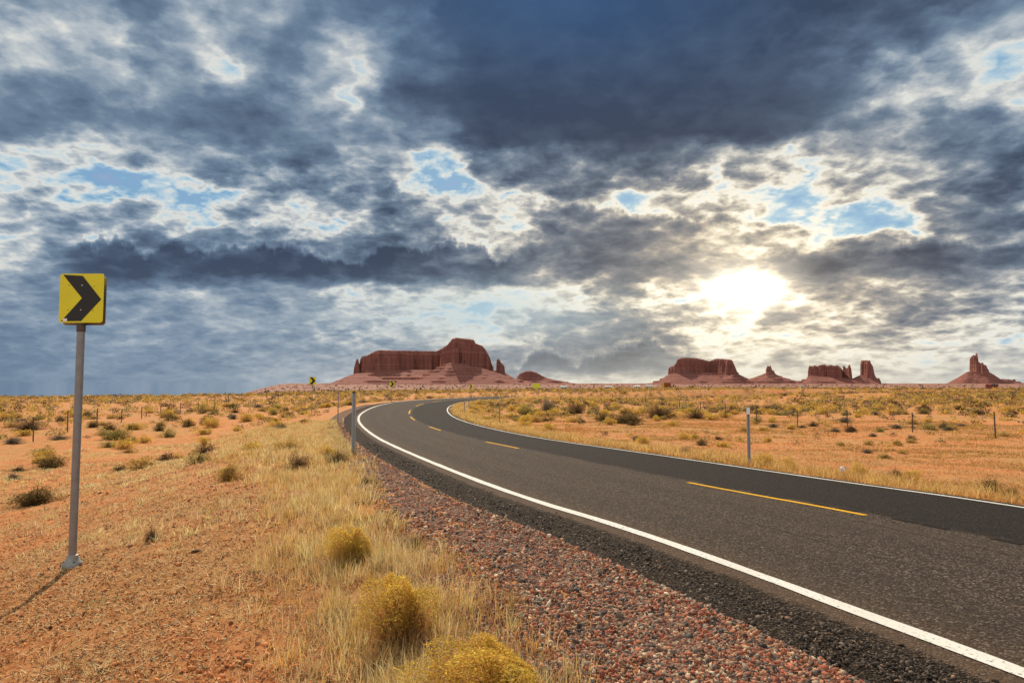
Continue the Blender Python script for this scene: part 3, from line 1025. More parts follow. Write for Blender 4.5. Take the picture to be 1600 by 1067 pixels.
def chevron_sign(px, py, ptop, pbot_panel, wpx, label, group, full=True, rz=0.):
    p, t = hit(px, py)
    depth = t
    sc = depth / F
    w = wpx * sc
    h = (pbot_panel - ptop) * sc
    zb = EYE + (598.3 - pbot_panel) * p[1] / F - p[2]
    root = empty('chevron_sign', tuple(p), label, 'road sign', group, rz)
    r = .041 if full else .03
    mb = MB()
    mb.lathe([(r, -.3), (r, zb + h * .9)], 20)
    link('pole', mb.mesh('pole', True), M['galv'], root)
    zc = zb + h / 2
    if full:
        mb = MB()
        mb.lathe([(.104, -.10), (.104, .022), (.092, .040), (.070, .062), (.060, .085), (.057, .112), (.043, .120)], 24)
        col_ = link('base_collar', mb.mesh('base_collar', True), M['cast'], root)
        for i in range(4):
            mb = MB()
            a = R(45 + 90 * i)
            mb.lathe([(.009, .02), (.009, .052), (.004, .056)], 6, .082 * math.cos(a), .088 * math.sin(a))
            link('anchor_bolt', mb.mesh('anchor_bolt'), M['rust'], col_)
    th = .004
    mb = MB()
    mb.prism(rrect(w, h, w * .07), -r - .006, -r - .006 + th)
    pan = link('sign_panel', mb.mesh('sign_panel'), M['yellow'], root)
    pan.location = (w * .04, 0, zc)
    # chevron shape, pointing right (fractions of the panel seen in the photograph)
    uv = [(.07, .975), (.51, .955), (.95, .475), (.51, .035), (.06, .030), (.515, .50)]
    pts = [((u - .5) * w, (v - .5) * h) for u, v in uv]
    mb = MB()
    n = len(pts)
    yf, yb = -r - .009, -r - .0062
    V = [(a, yf, b) for a, b in pts] + [(a, yb, b) for a, b in pts]
    mb.add(V, [(5, 0, 1, 2), (5, 2, 3, 4)] + [((i + 1) % n, i, n + i, n + (i + 1) % n) for i in range(n)])
    link('chevron', mb.mesh('chevron'), M['black'], pan)
    mb = MB()
    mb.prism(rrect(w * .97, h, w * .07), r + .010, r + .010 + th)
    bk = link('rear_panel', mb.mesh('rear_panel'), M['bare'], root)
    bk.location = (-w * .002, 0, zc - .02)
    if full:
        for fz in (.27, -.27):
            mb = MB()
            mb.box(-.028, .028, -r - .001, r + .010, h * fz - .03, h * fz + .03)
            b_ = link('bracket', mb.mesh('bracket'), M['rust'], root)
            b_.location = (0, 0, zc)
        for u, v, big in ((.51, .76, 1), (.50, .26, 1), (.21, .77, 0), (.78, .74, 0), (.20, .26, 0), (.77, .25, 0)):
            mb = MB()
            rr = .006 if big else .004
            mb.add([((u - .5) * w + rr * math.cos(k * R(45)), -r - .0125, (v - .5) * h + rr * math.sin(k * R(45))) for k in range(8)]
                   + [((u - .5) * w + rr * math.cos(k * R(45)), -r - .0062, (v - .5) * h + rr * math.sin(k * R(45))) for k in range(8)],
                   [tuple(range(8))] + [((k + 1) % 8, k, 8 + k, 8 + (k + 1) % 8) for k in range(8)])
            link('bolt', mb.mesh('bolt'), M['bolt'] if big else M['rust'], pan)
        mb = MB()
        mb.box((.10 - .5) * w, (.195 - .5) * w, -r - .0102, -r - .0092, (.03 - .5) * h, (.085 - .5) * h)
        link('sticker', mb.mesh('sticker'), M['white'], pan)
        mb = MB()
        mb.lathe([(r + .005, zb - .10), (r + .005, zb + h * .2)], 20)
        link('pole_sleeve', mb.mesh('pole_sleeve', True), M['rust'], root)
    return root


SIGN_P = None
sg = chevron_sign(112.5, 884, 426, 504.5, 70, 'large yellow chevron sign with black arrow on tall steel pole, left foreground', 'yellow chevron signs round the bend')
SIGN_P = np.array(sg.location)
chevron_sign(487, 648, 588.6, 600.5, 10.8, 'small yellow chevron sign standing against the pale sky beside the mesa foot', 'yellow chevron signs round the bend', False)
chevron_sign(612, 628, 595.3, 603.8, 7.4, 'distant yellow chevron sign seen against the foot of the big mesa', 'yellow chevron signs round the bend', False)
chevron_sign(735.5, 619.5, 600.2, 606.4, 5.2, 'farthest tiny yellow chevron sign behind the top of the road bend', 'yellow chevron signs round the bend', False)


def delineator(px, py, ptop, label, cap=None, wide=.075):
    p, t = hit(px, py)
    h = (py - ptop) * p[1] / F
    root = empty('delineator_post', tuple(p), label, 'roadside post', 'steel marker posts along the road')
    w = wide
    # hat-section steel post
    pr = [(-w / 2, -.012), (-w * .28, -.012), (-w * .2, .022), (w * .2, .022), (w * .28, -.012), (w / 2, -.012), (w / 2, -.007), (w * .31, -.007), (w * .23, .027), (-w * .23, .027), (-w * .31, -.007), (-w / 2, -.007)]
    mb = MB()
    n = len(pr)
    mb.add([(a, b, -.3) for a, b in pr] + [(a, b, h) for a, b in pr], [(i, (i + 1) % n, n + (i + 1) % n, n + i) for i in range(n)] + [tuple(range(2 * n - 1, n - 1, -1))])
    link('post', mb.mesh('post'), M['post'], root)
    if cap == 'white':
        mb = MB()
        mb.box(-w * .48, w * .48, -.018, -.0125, h - .19, h - .02)
        link('reflector', mb.mesh('reflector'), M['white'], root)
    else:
        mb = MB()
        mb.box(-w * .52, w * .52, -.02, .034, h - .012, h + .02)
        link('cap', mb.mesh('cap'), M['rust'] if cap == 'dark' else M['white'], root)
    return root


delineator(552, 705, 614, 'tall grey steel marker post on the gravel at the left road edge', 'dark', .105).rotation_euler = (0, 0, R(18))
delineator(528, 658, 615, 'smaller grey marker post behind the tall one, left of the bend', 'dark').rotation_euler = (0, 0, R(-30))
delineator(1170.5, 728, 637, 'grey marker post with white reflector at the right road edge', 'white', .085)
delineator(780.5, 664, 629, 'slim marker post with pale top inside the bend, beside yellow scrub', 'pale')
delineator(725.8, 645, 621.5, 'pale marker post at the tip of the inner bend, nearer of the close pair', 'pale')
delineator(732.6, 638.5, 623.5, 'pale marker post just behind its twin at the inner bend tip', 'pale')

# yellow rectangular warning sign beyond the bend
p = at(838, 607, 125)
gz = ground_z(p[0], p[1])
root = empty('warning_sign', (p[0], p[1], gz), 'wide lime yellow rectangular sign standing in scrub beyond the road bend', 'road sign')
z0, z1 = EYE + (598.3 - 606) * 125 / F - gz, EYE + (598.3 - 599) * 125 / F - gz
mb = MB()
mb.prism(rrect(1.36, z1 - z0, .06), -.03, -.025)
M['lime'] = plain('lime_sheeting', (.58, .66, .02), .45, 0, .08, 3., .5)
pn_ = link('sign_panel', mb.mesh('sign_panel'), M['lime'], root)
pn_.location = (0, 0, (z0 + z1) / 2)
for xx in (-.4, .4):
    mb = MB()
    mb.tube((xx, 0, -.3), (xx, 0, z1 - .05), .03, 8)
    link('pole', mb.mesh('pole'), M['galv'], root)
# pair of roadside boards seen from behind
M['board'] = plain('weathered_board', (.23, .075, .030), .85, 0, .3, 1.2, .2)
M['board_y'] = plain('yellow_board', (.55, .36, .04), .75, 0, .2, 1.5, .2)
for px0, px1, y1, y0, Y, mt, lb in ((1033.6, 1038.6, 598.2, 605.6, 236, 'board_y', 'narrow yellow roadside board at the left of the brown one'),
                                    (1037.6, 1048.2, 597.6, 606, 230, 'board', 'brown weathered billboard on posts at the edge of the scrubland')):
    p = at((px0 + px1) / 2, 606, Y)
    gz = ground_z(p[0], p[1])
    root = empty('billboard', (p[0], p[1], gz), lb, 'billboard')
    w = (px1 - px0) * Y / F
    z0, z1 = EYE + (598.3 - y0) * Y / F - gz, EYE + (598.3 - y1) * Y / F - gz
    mb = MB()
    mb.box(-w / 2, w / 2, -.05, .05, z0, z1)
    link('board', mb.mesh('board'), M[mt], root)
    for xx in (-w * .4, w * .4):
        mb = MB()
        mb.box(xx - .07, xx + .07, .052, .19, -.4, z1 - .1)
        link('post', mb.mesh('post'), M['rust'], root)


# ------------------------------------------------------------------ wire fences
def wire_fence(posts, label, hmax=1.35, inter=None):
    pts = []
    for px, pb, ptp in posts:
        p, t = hit(px, pb)
        h = min(hmax, max(1.0, (pb - ptp) * p[1] / F))
        pts.append((p, h))
    o = pts[0][0]
    root = empty('wire_fence', tuple(o), label, 'fence')
    for i, (p, h) in enumerate(pts):
        mb = MB()
        q = p - o
        a, b, dx = .026, .020, random.uniform(-.05, .05)
        z0, z1 = q[2] - .3, q[2] + h
        mb.add([(q[0] - a, q[1] - b, z0), (q[0] + a, q[1] - b, z0), (q[0] + a, q[1] + b, z0), (q[0] - a, q[1] + b, z0),
                (q[0] - a + dx, q[1] - b, z1), (q[0] + a + dx, q[1] - b, z1), (q[0] + a + dx, q[1] + b, z1), (q[0] - a + dx, q[1] + b, z1)],
               [(3, 2, 1, 0), (4, 5, 6, 7), (0, 1, 5, 4), (1, 2, 6, 5), (2, 3, 7, 6), (3, 0, 4, 7)])
        link('fence_post', mb.mesh('fence_post'), M['rust'], root)
    for lv in (.25, .5, .75, .94):
        mb = MB()
        for (p, h), (p2, h2) in zip(pts, pts[1:]):
            a, b = p - o + (0, 0, h * lv), p2 - o + (0, 0, h2 * lv)
            mid = (a + b) / 2 - (0, 0, .04)
            mb.tube(a, mid, .0035, 4)
            mb.tube(mid, b, .0035, 4)
        link('wire', mb.mesh('wire'), M['rust'], root)
    return root


wire_fence([(1692, 706, 655), (1556, 688, 645), (1426, 677, 646), (1325, 671, 641), (1246, 666, 638), (1182.5, 661.5, 632.5), (1134.5, 655, 631), (1094.7, 649, 628), (1062.5, 642.5, 624), (1034.5, 637, 621), (1009, 633, 618.5), (980, 630, 618), (957, 628, 617)],
           'rusty wire fence crossing the desert flat right of the road')
wire_fence([(-60, 708, 668), (52, 689, 650), (105.5, 676, 643), (151, 668.5, 640), (189, 662.5, 641), (221, 656, 639), (251, 651, 636.5), (281, 647, 634), (310, 643, 631.5), (335, 640.5, 620), (357, 636, 617), (378, 632, 614), (416.5, 625, 609), (435, 622, 608), (452, 620, 607)],
           'weathered wire fence running across the slope left of the road')

# ------------------------------------------------------------------ far houses
M['wall_w'] = plain('white_wall', (.74, .72, .68), .7, 0, .08, .6)
M['roof_g'] = plain('pale_roof', (.55, .52, .50), .6, 0, .1, .6)
M['dark'] = plain('window_dark', (.03, .03, .035), .3)
M['redwall'] = plain('red_wall', (.26, .07, .05), .8, 0, .15, .6)


def house(px, pyb, Y, w, d, h, rz, label, wall='wall_w', roof='roof_g', ridge=1.0):
    p = at(px, pyb, Y)
    gz = p[2]
    root = empty('house', (p[0], p[1], gz), label, 'house', 'houses far out on the plain', rz)
    mb = MB()
    mb.box(-w / 2, w / 2, -d / 2, d / 2, -3., h)
    link('wall', mb.mesh('wall'), M[wall], root)
    mb = MB()
    e = .35
    mb.add([(-w / 2 - e, -d / 2 - e, h + .003), (w / 2 + e, -d / 2 - e, h + .003), (w / 2 + e, d / 2 + e, h + .003), (-w / 2 - e, d / 2 + e, h + .003), (-w / 2 - e, 0, h + ridge), (w / 2 + e, 0, h + ridge)],
           [(3, 2, 1, 0), (0, 1, 5, 4), (2, 3, 4, 5), (1, 2, 5), (3, 0, 4)])
    link('roof', mb.mesh('roof'), M[roof], root)
    for xx in (-w * .3, w * .3):
        mb = MB()
        mb.box(xx - .6, xx + .6, -d / 2 - .03, -d / 2 + .01, .9, 2.)
        link('window', mb.mesh('window'), M['dark'], root)
    mb = MB()
    mb.box(-.45, .45, -d / 2 - .03, -d / 2 + .01, .05, 2.1)
    link('door', mb.mesh('door'), M['dark'], root)


house(880, 607.8, 620, 5.5, 4.5, 2.0, .3, 'low white house left of the others, at the edge of the plain')
house(950, 607.6, 640, 5.8, 4.5, 2.0, .1, 'small white house between the low cone hill and the brown billboard')
house(995, 606.8, 700, 6.5, 5, 2.2, -.2, 'white house with pale roof left of the dark trees and billboard')
house(1014, 606.2, 760, 7.5, 5, 2.4, .2, 'white house half hidden by dark trees near the billboard')
house(1252.5, 605.4, 900, 3.2, 3, 1.8, 0, 'lone white cabin far out below the castle shaped butte')
house(1550, 605.0, 420, 5.2, 4, 1.5, .1, 'reddish brown shed on the scrub horizon at far right', 'redwall', 'redwall', .5)

# small pale bag of litter on the right verge
p, t = hit(1316, 738)
mb = MB()
vs, fs = [], []
nr, ns = 7, 12
for i in range(nr + 1):
    for j in range(ns):
        th_, ph = math.pi * i / nr, 2 * math.pi * j / ns
        k = 1 + .30 * math.sin(3 * ph + i) * math.sin(th_) + .15 * random.uniform(-1, 1)
        vs.append((.085 * k * math.sin(th_) * math.cos(ph), .07 * k * math.sin(th_) * math.sin(ph), .06 + .12 * k * math.cos(th_)))
for i in range(nr):
    for j in range(ns):
        fs.append((i * ns + j, (i + 1) * ns + j, (i + 1) * ns + (j + 1) % ns, i * ns + (j + 1) % ns))
mb.add(vs, fs)
lit = link('litter_bag', mb.mesh('litter_bag'), M['white'])
lit.location = p
lit.scale = (.75, .75, .75)
tag(lit, 'crumpled white plastic bag caught in the dry grass at right verge', 'litter')


# ------------------------------------------------------------------ plants
def blades(P, H, W, lean, az, c0, c1, bend=.35):
    """upright curved blades: base points P, heights, widths; three triangles each"""
    n = len(P)
    d = np.stack([np.cos(az), np.sin(az)], -1)
    fa = az + RNG.uniform(-1, 1, n) * 1.4 + math.pi / 2
    s = np.stack([np.cos(fa), np.sin(fa), np.zeros(n)], -1) * (W / 2)[:, None]
    mid = P + np.c_[d * (lean * H * .35)[:, None], H * .55]
    tip = P + np.c_[d * (lean * H)[:, None], H * (1 - bend * lean * .5)]
    V = np.stack([P - s, P + s, mid - s * .8, mid + s * .8, tip], 1).reshape(-1, 3)
    b = np.arange(n)[:, None] * 5
    T = np.concatenate([b + [0, 1, 3], b + [0, 3, 2], b + [2, 3, 4]], 1).reshape(-1, 3)
    cc = np.stack([c0, c0, (c0 + c1) / 2, (c0 + c1) / 2, c1], 1).reshape(-1, 3)
    return V, T, cc


def flecks(P, S, col, up=0.):
    """small randomly turned leaf triangles/diamonds"""
    n = len(P)
    a = RNG.normal(size=(n, 3))
    a[:, 2] *= 1 - up * .5
    a /= np.linalg.norm(a, axis=1)[:, None]
    b = np.cross(a, RNG.normal(size=(n, 3)))
    b /= np.linalg.norm(b, axis=1)[:, None] + 1e-9
    a *= S[:, None]
    b *= (S * .55)[:, None]
    V = np.stack([P - a, P + b, P + a, P - b], 1).reshape(-1, 3)
    k = np.arange(n)[:, None] * 4
    T = np.concatenate([k + [0, 1, 2], k + [0, 2, 3]], 1).reshape(-1, 3)
    return V, T, np.repeat(col, 4, 0)


def join(parts):
    V, T, Cc, o = [], [], [], 0
    for v, t, c in parts:
        V.append(v)
        T.append(t + o)
        Cc.append(c)
        o += len(v)
    return np.vstack(V), np.vstack(T), np.vstack(Cc)


def jit(n, c, v=.18, hue=.08):
    c = np.array(c)[None] * (1 + RNG.normal(0, v, (n, 1))) * (1 + RNG.normal(0, hue, (n, 3)))
    return np.clip(c, .004, .9)


PAL = {
    'gold': dict(stem=(.60, .37, .14), leaf=(.71, .48, .085), leaf2=(.58, .40, .11), fill=.25),
    'lime': dict(stem=(.34, .26, .09), leaf=(.42, .33, .10), leaf2=(.32, .25, .09), fill=.35),
    'straw': dict(stem=(.52, .34, .13), leaf=(.56, .37, .11), leaf2=(.44, .30, .09), fill=.4),
    'dark': dict(stem=(.16, .10, .045), leaf=(.15, .105, .042), leaf2=(.25, .17, .062), fill=.8),
    'brown': dict(stem=(.16, .090, .050), leaf=(.17, .100, .052), leaf2=(.26, .16, .075), fill=.8),
    'grey': dict(stem=(.21, .15, .10), leaf=(.24, .19, .125), leaf2=(.18, .135, .085), fill=.7),
}


def shrub_arrays(kind, nst, nlf, ls, seed):
    """unit shrub: 1 wide, 1 high. returns stems and foliage arrays"""
    global RNG
    keep, RNG = RNG, np.random.default_rng(seed)
    pal = PAL[kind]
    # dome with puffed heads; the reach of each direction follows the nearest head
    nl = RNG.integers(9, 15)
    hd = RNG.normal(size=(nl, 3))
    hd[:, 2] = np.abs(hd[:, 2]) * .8 + .05
    hd /= np.linalg.norm(hd, axis=1)[:, None]
    hr = RNG.uniform(.78, 1.08, nl)
    flat = kind == 'gold'
    ph = RNG.uniform(0, 6.28, 3)

    def reach(u):
        dt = u @ hd.T
        k = np.exp((dt - 1) * 13)
        return .50 + .54 * (k * hr).max(1)

    def dome(u, rr):
        a_ = np.arctan2(u[:, 1], u[:, 0])
        ob = 1 + .20 * np.sin(2 * a_ + ph[0]) + .16 * np.sin(3 * a_ + ph[1]) + .10 * np.sin(5 * a_ + ph[2])
        q = u * (reach(u) * rr)[:, None] * np.array([.5, .5, .98])
        q[:, :2] *= ob[:, None]
        if flat:
            q[:, 2] = q[:, 2] * .62 + .36 * np.sqrt(np.clip(q[:, 2], 0, 1))
        return q
    u = RNG.normal(size=(nst, 3))
    u[:, 2] = np.abs(u[:, 2]) + .12
    u /= np.linalg.norm(u, axis=1)[:, None]
    tip = dome(u, RNG.uniform(.55, 1.12, nst))
    foot = np.stack([tip[:, 0] * .22 + RNG.normal(0, .05, nst), tip[:, 1] * .22 + RNG.normal(0, .05, nst), np.full(nst, -.05)], -1)
    dv = tip - foot
    side = np.cross(dv, RNG.normal(size=(nst, 3)))
    side /= np.linalg.norm(side, axis=1)[:, None]
    side *= (ls * .26 + .0015)
    bow = foot + dv * .5 + np.c_[dv[:, :2] * -.08, np.full(nst, .01)]
    V = np.stack([foot - side, foot + side, bow - side * .8, bow + side * .8, tip], 1).reshape(-1, 3)
    b = np.arange(nst)[:, None] * 5
    T = np.concatenate([b + [0, 1, 3], b + [0, 3, 2], b + [2, 3, 4]], 1).reshape(-1, 3)
    stems = (V, T, np.repeat(jit(nst, pal['stem'], .22), 5, 0))
    u = RNG.normal(size=(nlf, 3))
    u[:, 2] = np.abs(u[:, 2]) + (.42 if nlf > 5000 else .02)
    u /= np.linalg.norm(u, axis=1)[:, None]
    rr = 1 - np.abs(RNG.normal(0, .16 if pal['fill'] < .5 else .3, nlf))
    P = dome(u, np.clip(rr, .1, 1.03))
    P += RNG.normal(0, ls * .5, P.shape)
    P[:, 2] = np.clip(P[:, 2], .015, 1.05)
    mixk = (RNG.uniform(0, 1, nlf) < .35)[:, None]
    c = np.where(mixk, jit(nlf, pal['leaf2']), jit(nlf, pal['leaf']))
    c = c * RNG.uniform(.85, 1.12, nl)[(u @ hd.T).argmax(1)][:, None]
    fol = flecks(P, RNG.uniform(.6, 1.3, nlf) * ls, c)
    RNG = keep
    return stems, fol


SHR = {}


def shrub_mesh(kind, level, var):
    k = (kind, level, var)
    if k not in SHR:
        nst, nlf, ls = {'hero': (1800, 12500, .0105), 'mid': (420, 2600, .020), 'low': (120, 760, .040)}[level]
        st, fo = shrub_arrays(kind, nst, nlf, ls, (sum(map(ord, kind)) * 13 + len(level) * 7 + var * 101) % 99991)
        SHR[k] = (mesh_np('stems', *st), mesh_np('foliage', *fo))
        SHR[k][0].materials.append(M['leaf'])
        SHR[k][1].materials.append(M['leaf'])
    return SHR[k]


NAME = {'gold': 'rabbitbrush', 'lime': 'rabbitbrush', 'straw': 'straw_bush', 'dark': 'sagebrush', 'brown': 'sagebrush', 'grey': 'saltbush'}


def shrub(p, w, h, kind, level, label, group):
    st, fo = shrub_mesh(kind, level, random.randrange(3))
    root = empty(NAME[kind], (p[0], p[1], p[2]), label, 'shrub', group, random.uniform(0, 6.28))
    root.scale = (w, w, h)
    link('stems', st, None, root)
    link('foliage', fo, None, root)
    return root


OCC = []          # taken ground (x, y, radius)
HERO = [
    # px, base py, width px, height px, kind, level, label
    (550, 886, 112, 68, 'gold', 'hero', 'golden flat topped rabbitbrush highest of the three foreground bushes by the gravel'),
    (628, 992, 158, 118, 'gold', 'hero', 'tall round golden rabbitbrush in the middle of the foreground row'),
    (775, 1100, 270, 122, 'gold', 'hero', 'wide golden bush cut off by the bottom edge beside the gravel'),
    (648, 858, 42, 28, 'brown', 'mid', 'low dark twiggy bush growing on the gravel beside the golden bushes'),
    (572, 758, 46, 16, 'brown', 'mid', 'sparse flat dark plant on the upper gravel shoulder'),
    (528, 726, 44, 30, 'dark', 'mid', 'dark bush at the foot of the tall steel marker post'),
    (512, 716, 34, 24, 'gold', 'mid', 'small golden bush left of the tall steel marker post'),
    (467, 735, 50, 38, 'brown', 'mid', 'dark twiggy bush in pale grass left of the marker posts'),
    (450, 704, 66, 24, 'straw', 'mid', 'soft straw coloured bush on the grassy bank left of the road'),
    (357, 752, 52, 42, 'straw', 'mid', 'rounded tan bush halfway between the chevron sign and road'),
    (55, 789, 88, 36, 'dark', 'mid', 'wide dark bush left of the big chevron sign pole'),
    (80, 731, 64, 25, 'dark', 'mid', 'dark bush behind the wide dark one near the left edge'),
    (28, 738, 30, 11, 'brown', 'mid', 'small flat brown bush at the left edge of the view'),
    (180, 687, 62, 25, 'lime', 'mid', 'yellow green domed bush just right of the big sign pole'),
    (320, 696, 22, 20, 'gold', 'mid', 'small bright yellow bush alone on orange soil left of road'),
    (331, 668, 38, 20, 'gold', 'mid', 'yellow bush on the slope behind the small bright yellow one'),
    (385, 659, 30, 18, 'gold', 'mid', 'yellow bush farther up the slope toward the small chevron sign'),
    (45, 671, 54, 20, 'brown', 'mid', 'dark brown bush beside the leftmost fence post'),
    (20, 693, 38, 18, 'grey', 'mid', 'grey bush below the brown one at the left edge'),
    (93, 687, 36, 12, 'grey', 'mid', 'low grey bush left of the big sign pole'),
    (145, 669, 28, 13, 'dark', 'mid', 'low dark bush at the fence line right of the big sign pole'),
    (364, 639, 20, 12, 'dark', 'mid', 'small dark bush near the fence on the far slope'),
    (446, 646, 18, 13, 'dark', 'mid', 'small dark bush left of the small chevron sign'),
    (428, 648, 18, 14, 'lime', 'mid', 'small yellow green bush touching a dark one near the far chevron sign'),
    (237, 842, 30, 26, 'brown', 'mid', 'sparse dry twiggy plant on orange soil right of the big sign pole'),
    (978, 662, 86, 24, 'dark', 'mid', 'widest dark bush on the flat right of the road'),
    (944, 657, 40, 16, 'dark', 'mid', 'dark bush touching the left end of the widest dark bush'),
    (1030, 653, 62, 27, 'brown', 'mid', 'big brown bush behind the widest dark bush'),
    (900, 645, 40, 21, 'brown', 'mid', 'dark brown bush in the scrub inside the bend'),
    (856, 642, 42, 23, 'grey', 'mid', 'greyish bush in yellow scrub above the inner marker post'),
    (823, 648, 44, 20, 'lime', 'mid', 'bright yellow green bush with dark foot inside the bend'),
    (1087, 655, 38, 19, 'brown', 'mid', 'brown bush right of the big brown one on the right flat'),
    (1134, 652, 28, 14, 'brown', 'mid', 'small brown bush left of the white topped marker post'),
    (1443, 642, 32, 16, 'brown', 'mid', 'brown olive bush standing out at the edge of the far right scrub'),
    (1500, 641, 24, 11, 'dark', 'mid', 'dark bush behind the fence at far right'),
    (1365, 643, 28, 11, 'lime', 'mid', 'yellow green bush with dark foot behind the right fence'),
    (1208, 668, 22, 13, 'grey', 'mid', 'grey bush just right of the white topped marker post'),
    (1330, 675, 30, 16, 'brown', 'mid', 'brown bush at a fence post right of the white topped marker'),
    (1305, 674, 24, 9, 'grey', 'mid', 'low grey bush left of the brown one at the fence post'),
    (1364, 681, 20, 8, 'grey', 'mid', 'low grey bush between two posts of the right fence'),
    (1424, 684, 24, 9, 'grey', 'mid', 'low grey bush under the second fence post from the right'),
    (1196, 729, 40, 27, 'gold', 'mid', 'golden bush in verge grass right of the white topped marker post'),
    (1233, 732, 28, 22, 'gold', 'mid', 'smaller golden bush in the verge next to the marker post one'),
    (1343, 746, 40, 26, 'gold', 'mid', 'golden bush right of the white litter bag'),
    (1400, 747, 26, 20, 'dark', 'mid', 'dark bush in the verge between two golden bushes'),
    (1424, 751, 36, 25, 'gold', 'mid', 'golden bush in the verge right of the small dark one'),
    (1548, 771, 44, 32, 'dark', 'mid', 'dark green black bush at the right road edge, nearest the right border'),
    (1580, 776, 36, 22, 'dark', 'mid', 'low dark bush behind the road edge at the right border'),
    (1005, 693, 30, 16, 'gold', 'mid', 'low golden bush in the inner verge halfway along the road'),
    (1070, 712, 34, 17, 'grey', 'mid', 'grey bush in verge grass left of the white topped marker post'),
    (820, 668, 28, 13, 'gold', 'mid', 'golden bush just right of the slim inner marker post'),
    (858, 672, 26, 12, 'gold', 'mid', 'second golden bush right of the slim inner marker post'),
]
for px, py, w, h, kind, lv, lab in HERO:
    p, t = hit(px, py, tmin=2.)
    s = p[1] / F
    if py > 1067:
        pass
    shrub(p, w * s, h * s * 1.04, kind, lv, lab, None)
    OCC.append((p[0], p[1], w * s * .5))


def field(n, zone, dens, seed):
    """random plants over the wedge in front: returns x, y, keep by density function"""
    rg = np.random.default_rng(seed)
    r0, r1 = zone
    r = np.sqrt(rg.uniform(r0 * r0, r1 * r1, n))
    a = rg.uniform(R(-48), R(50), n)
    X, Y = r * np.sin(a), r * np.cos(a)
    d, s, _, _ = road_at(X, Y)
    ok = (d < -LEFT_E - 2.2) | (d > RIGHT_E + 1.6)
    ok &= rg.uniform(0, 1, n) < dens(X, Y, r, d)
    return X[ok], Y[ok], r[ok], d[ok]


def scrub_density(X, Y, r, d):
    patch = fbm(X / 14, Y / 14, 3, 77)
    right = d > 0
    # bare graded strip right of the road, thick scrub from about forty metres on
    k = np.where(right, np.maximum(sst(46, 66, Y + X * .12) * .97, sst(24, 36, Y + X * .12) * .16) + .02, sst(30, 80, r) * .62 + .05)
    k = np.where(right & (Y > 48) & (X < 8), np.maximum(k, .75), k)
    return np.clip(k * (.75 + 1.1 * patch), 0, 1)


X, Y, r, d = field(47000, (20, 235), scrub_density, 5)
KND = np.array(['gold', 'lime', 'dark', 'brown', 'grey', 'straw'])
rg = np.random.default_rng(19)
kn = rg.choice(6, len(X), p=[.31, .14, .05, .09, .06, .35])
w = np.exp(rg.normal(math.log(.82), .36, len(X)))
w = np.clip(np.where(kn == 5, w * .8, w), .25, 1.35)
w = np.where((d > 0) & (Y + X * .12 < 44), np.minimum(w * .7, .8), w)
h = w * rg.uniform(.38, .58, len(X))
# keep clear of hand placed shrubs and signs
okk = np.ones(len(X), bool)
for ox, oy, orr in OCC:
    okk &= np.hypot(X - ox, Y - oy) > orr + .5
X, Y, r, d, kn, w, h = [q[okk] for q in (X, Y, r, d, kn, w, h)]
Z = ground_z(X, Y)
size = np.where(np.abs(X) < .74 * Y, w / r, w / r * .05)
order = np.argsort(-size)
NI = 290
GL = {
    ('gold', 0): 'golden rabbitbrush among many on the open slope left of the road',
    ('gold', 1): 'golden rabbitbrush among many in the scrub right of the road',
    ('lime', 0): 'yellow green rabbitbrush among many on the open slope left of the road',
    ('lime', 1): 'yellow green rabbitbrush among many in the scrub right of the road',
    ('dark', 0): 'small dark sagebrush among many on the slope left of the road',
    ('dark', 1): 'small dark sagebrush among many in the scrub right of the road',
    ('brown', 0): 'small brown sagebrush among many on the slope left of the road',
    ('brown', 1): 'small brown sagebrush among many in the scrub right of the road',
    ('grey', 0): 'small grey saltbush among many on the slope left of the road',
    ('grey', 1): 'small grey saltbush among many in the scrub right of the road',
    ('straw', 0): 'straw coloured bush among many on the slope left of the road',
    ('straw', 1): 'straw coloured bush among many in the scrub right of the road',
}
for i in order[:NI]:
    k = str(KND[kn[i]])
    sd_ = int(d[i] > 0)
    shrub((X[i], Y[i], Z[i]), w[i], h[i], k, 'low', GL[(k, sd_)], '%s bushes %s of the road' % ({'gold': 'golden', 'lime': 'yellow green', 'dark': 'dark', 'brown': 'brown', 'grey': 'grey', 'straw': 'straw coloured'}[k], 'right' if sd_ else 'left'))
# the rest of the scrub and the specks on the far plain read as one mass
parts = []
rest = order[NI:]
for kk in range(6):
    sel = rest[kn[rest] == kk]
    if not len(sel):
        continue
    pal = PAL[str(KND[kk])]
    nf = 44
    n = len(sel) * nf
    u = RNG.normal(size=(n, 3))
    u /= np.linalg.norm(u, axis=1)[:, None]
    u[:, 2] = np.abs(u[:, 2])
    u *= (RNG.uniform(0, 1, n) ** .35)[:, None]
    P = np.c_[np.repeat(X[sel], nf), np.repeat(Y[sel], nf), np.repeat(Z[sel], nf)] + u * np.c_[np.repeat(w[sel], nf) * .5, np.repeat(w[sel], nf) * .5, np.repeat(h[sel], nf)]
    tone = np.repeat(RNG.uniform(.75, 1.2, len(sel)), nf)[:, None]
    parts.append(flecks(P, np.repeat(w[sel], nf) * RNG.uniform(.05, .12, n), jit(n, [pal['leaf'][0] * .74, pal['leaf'][1] * .74, pal['leaf'][2] * .95], .22) * tone))
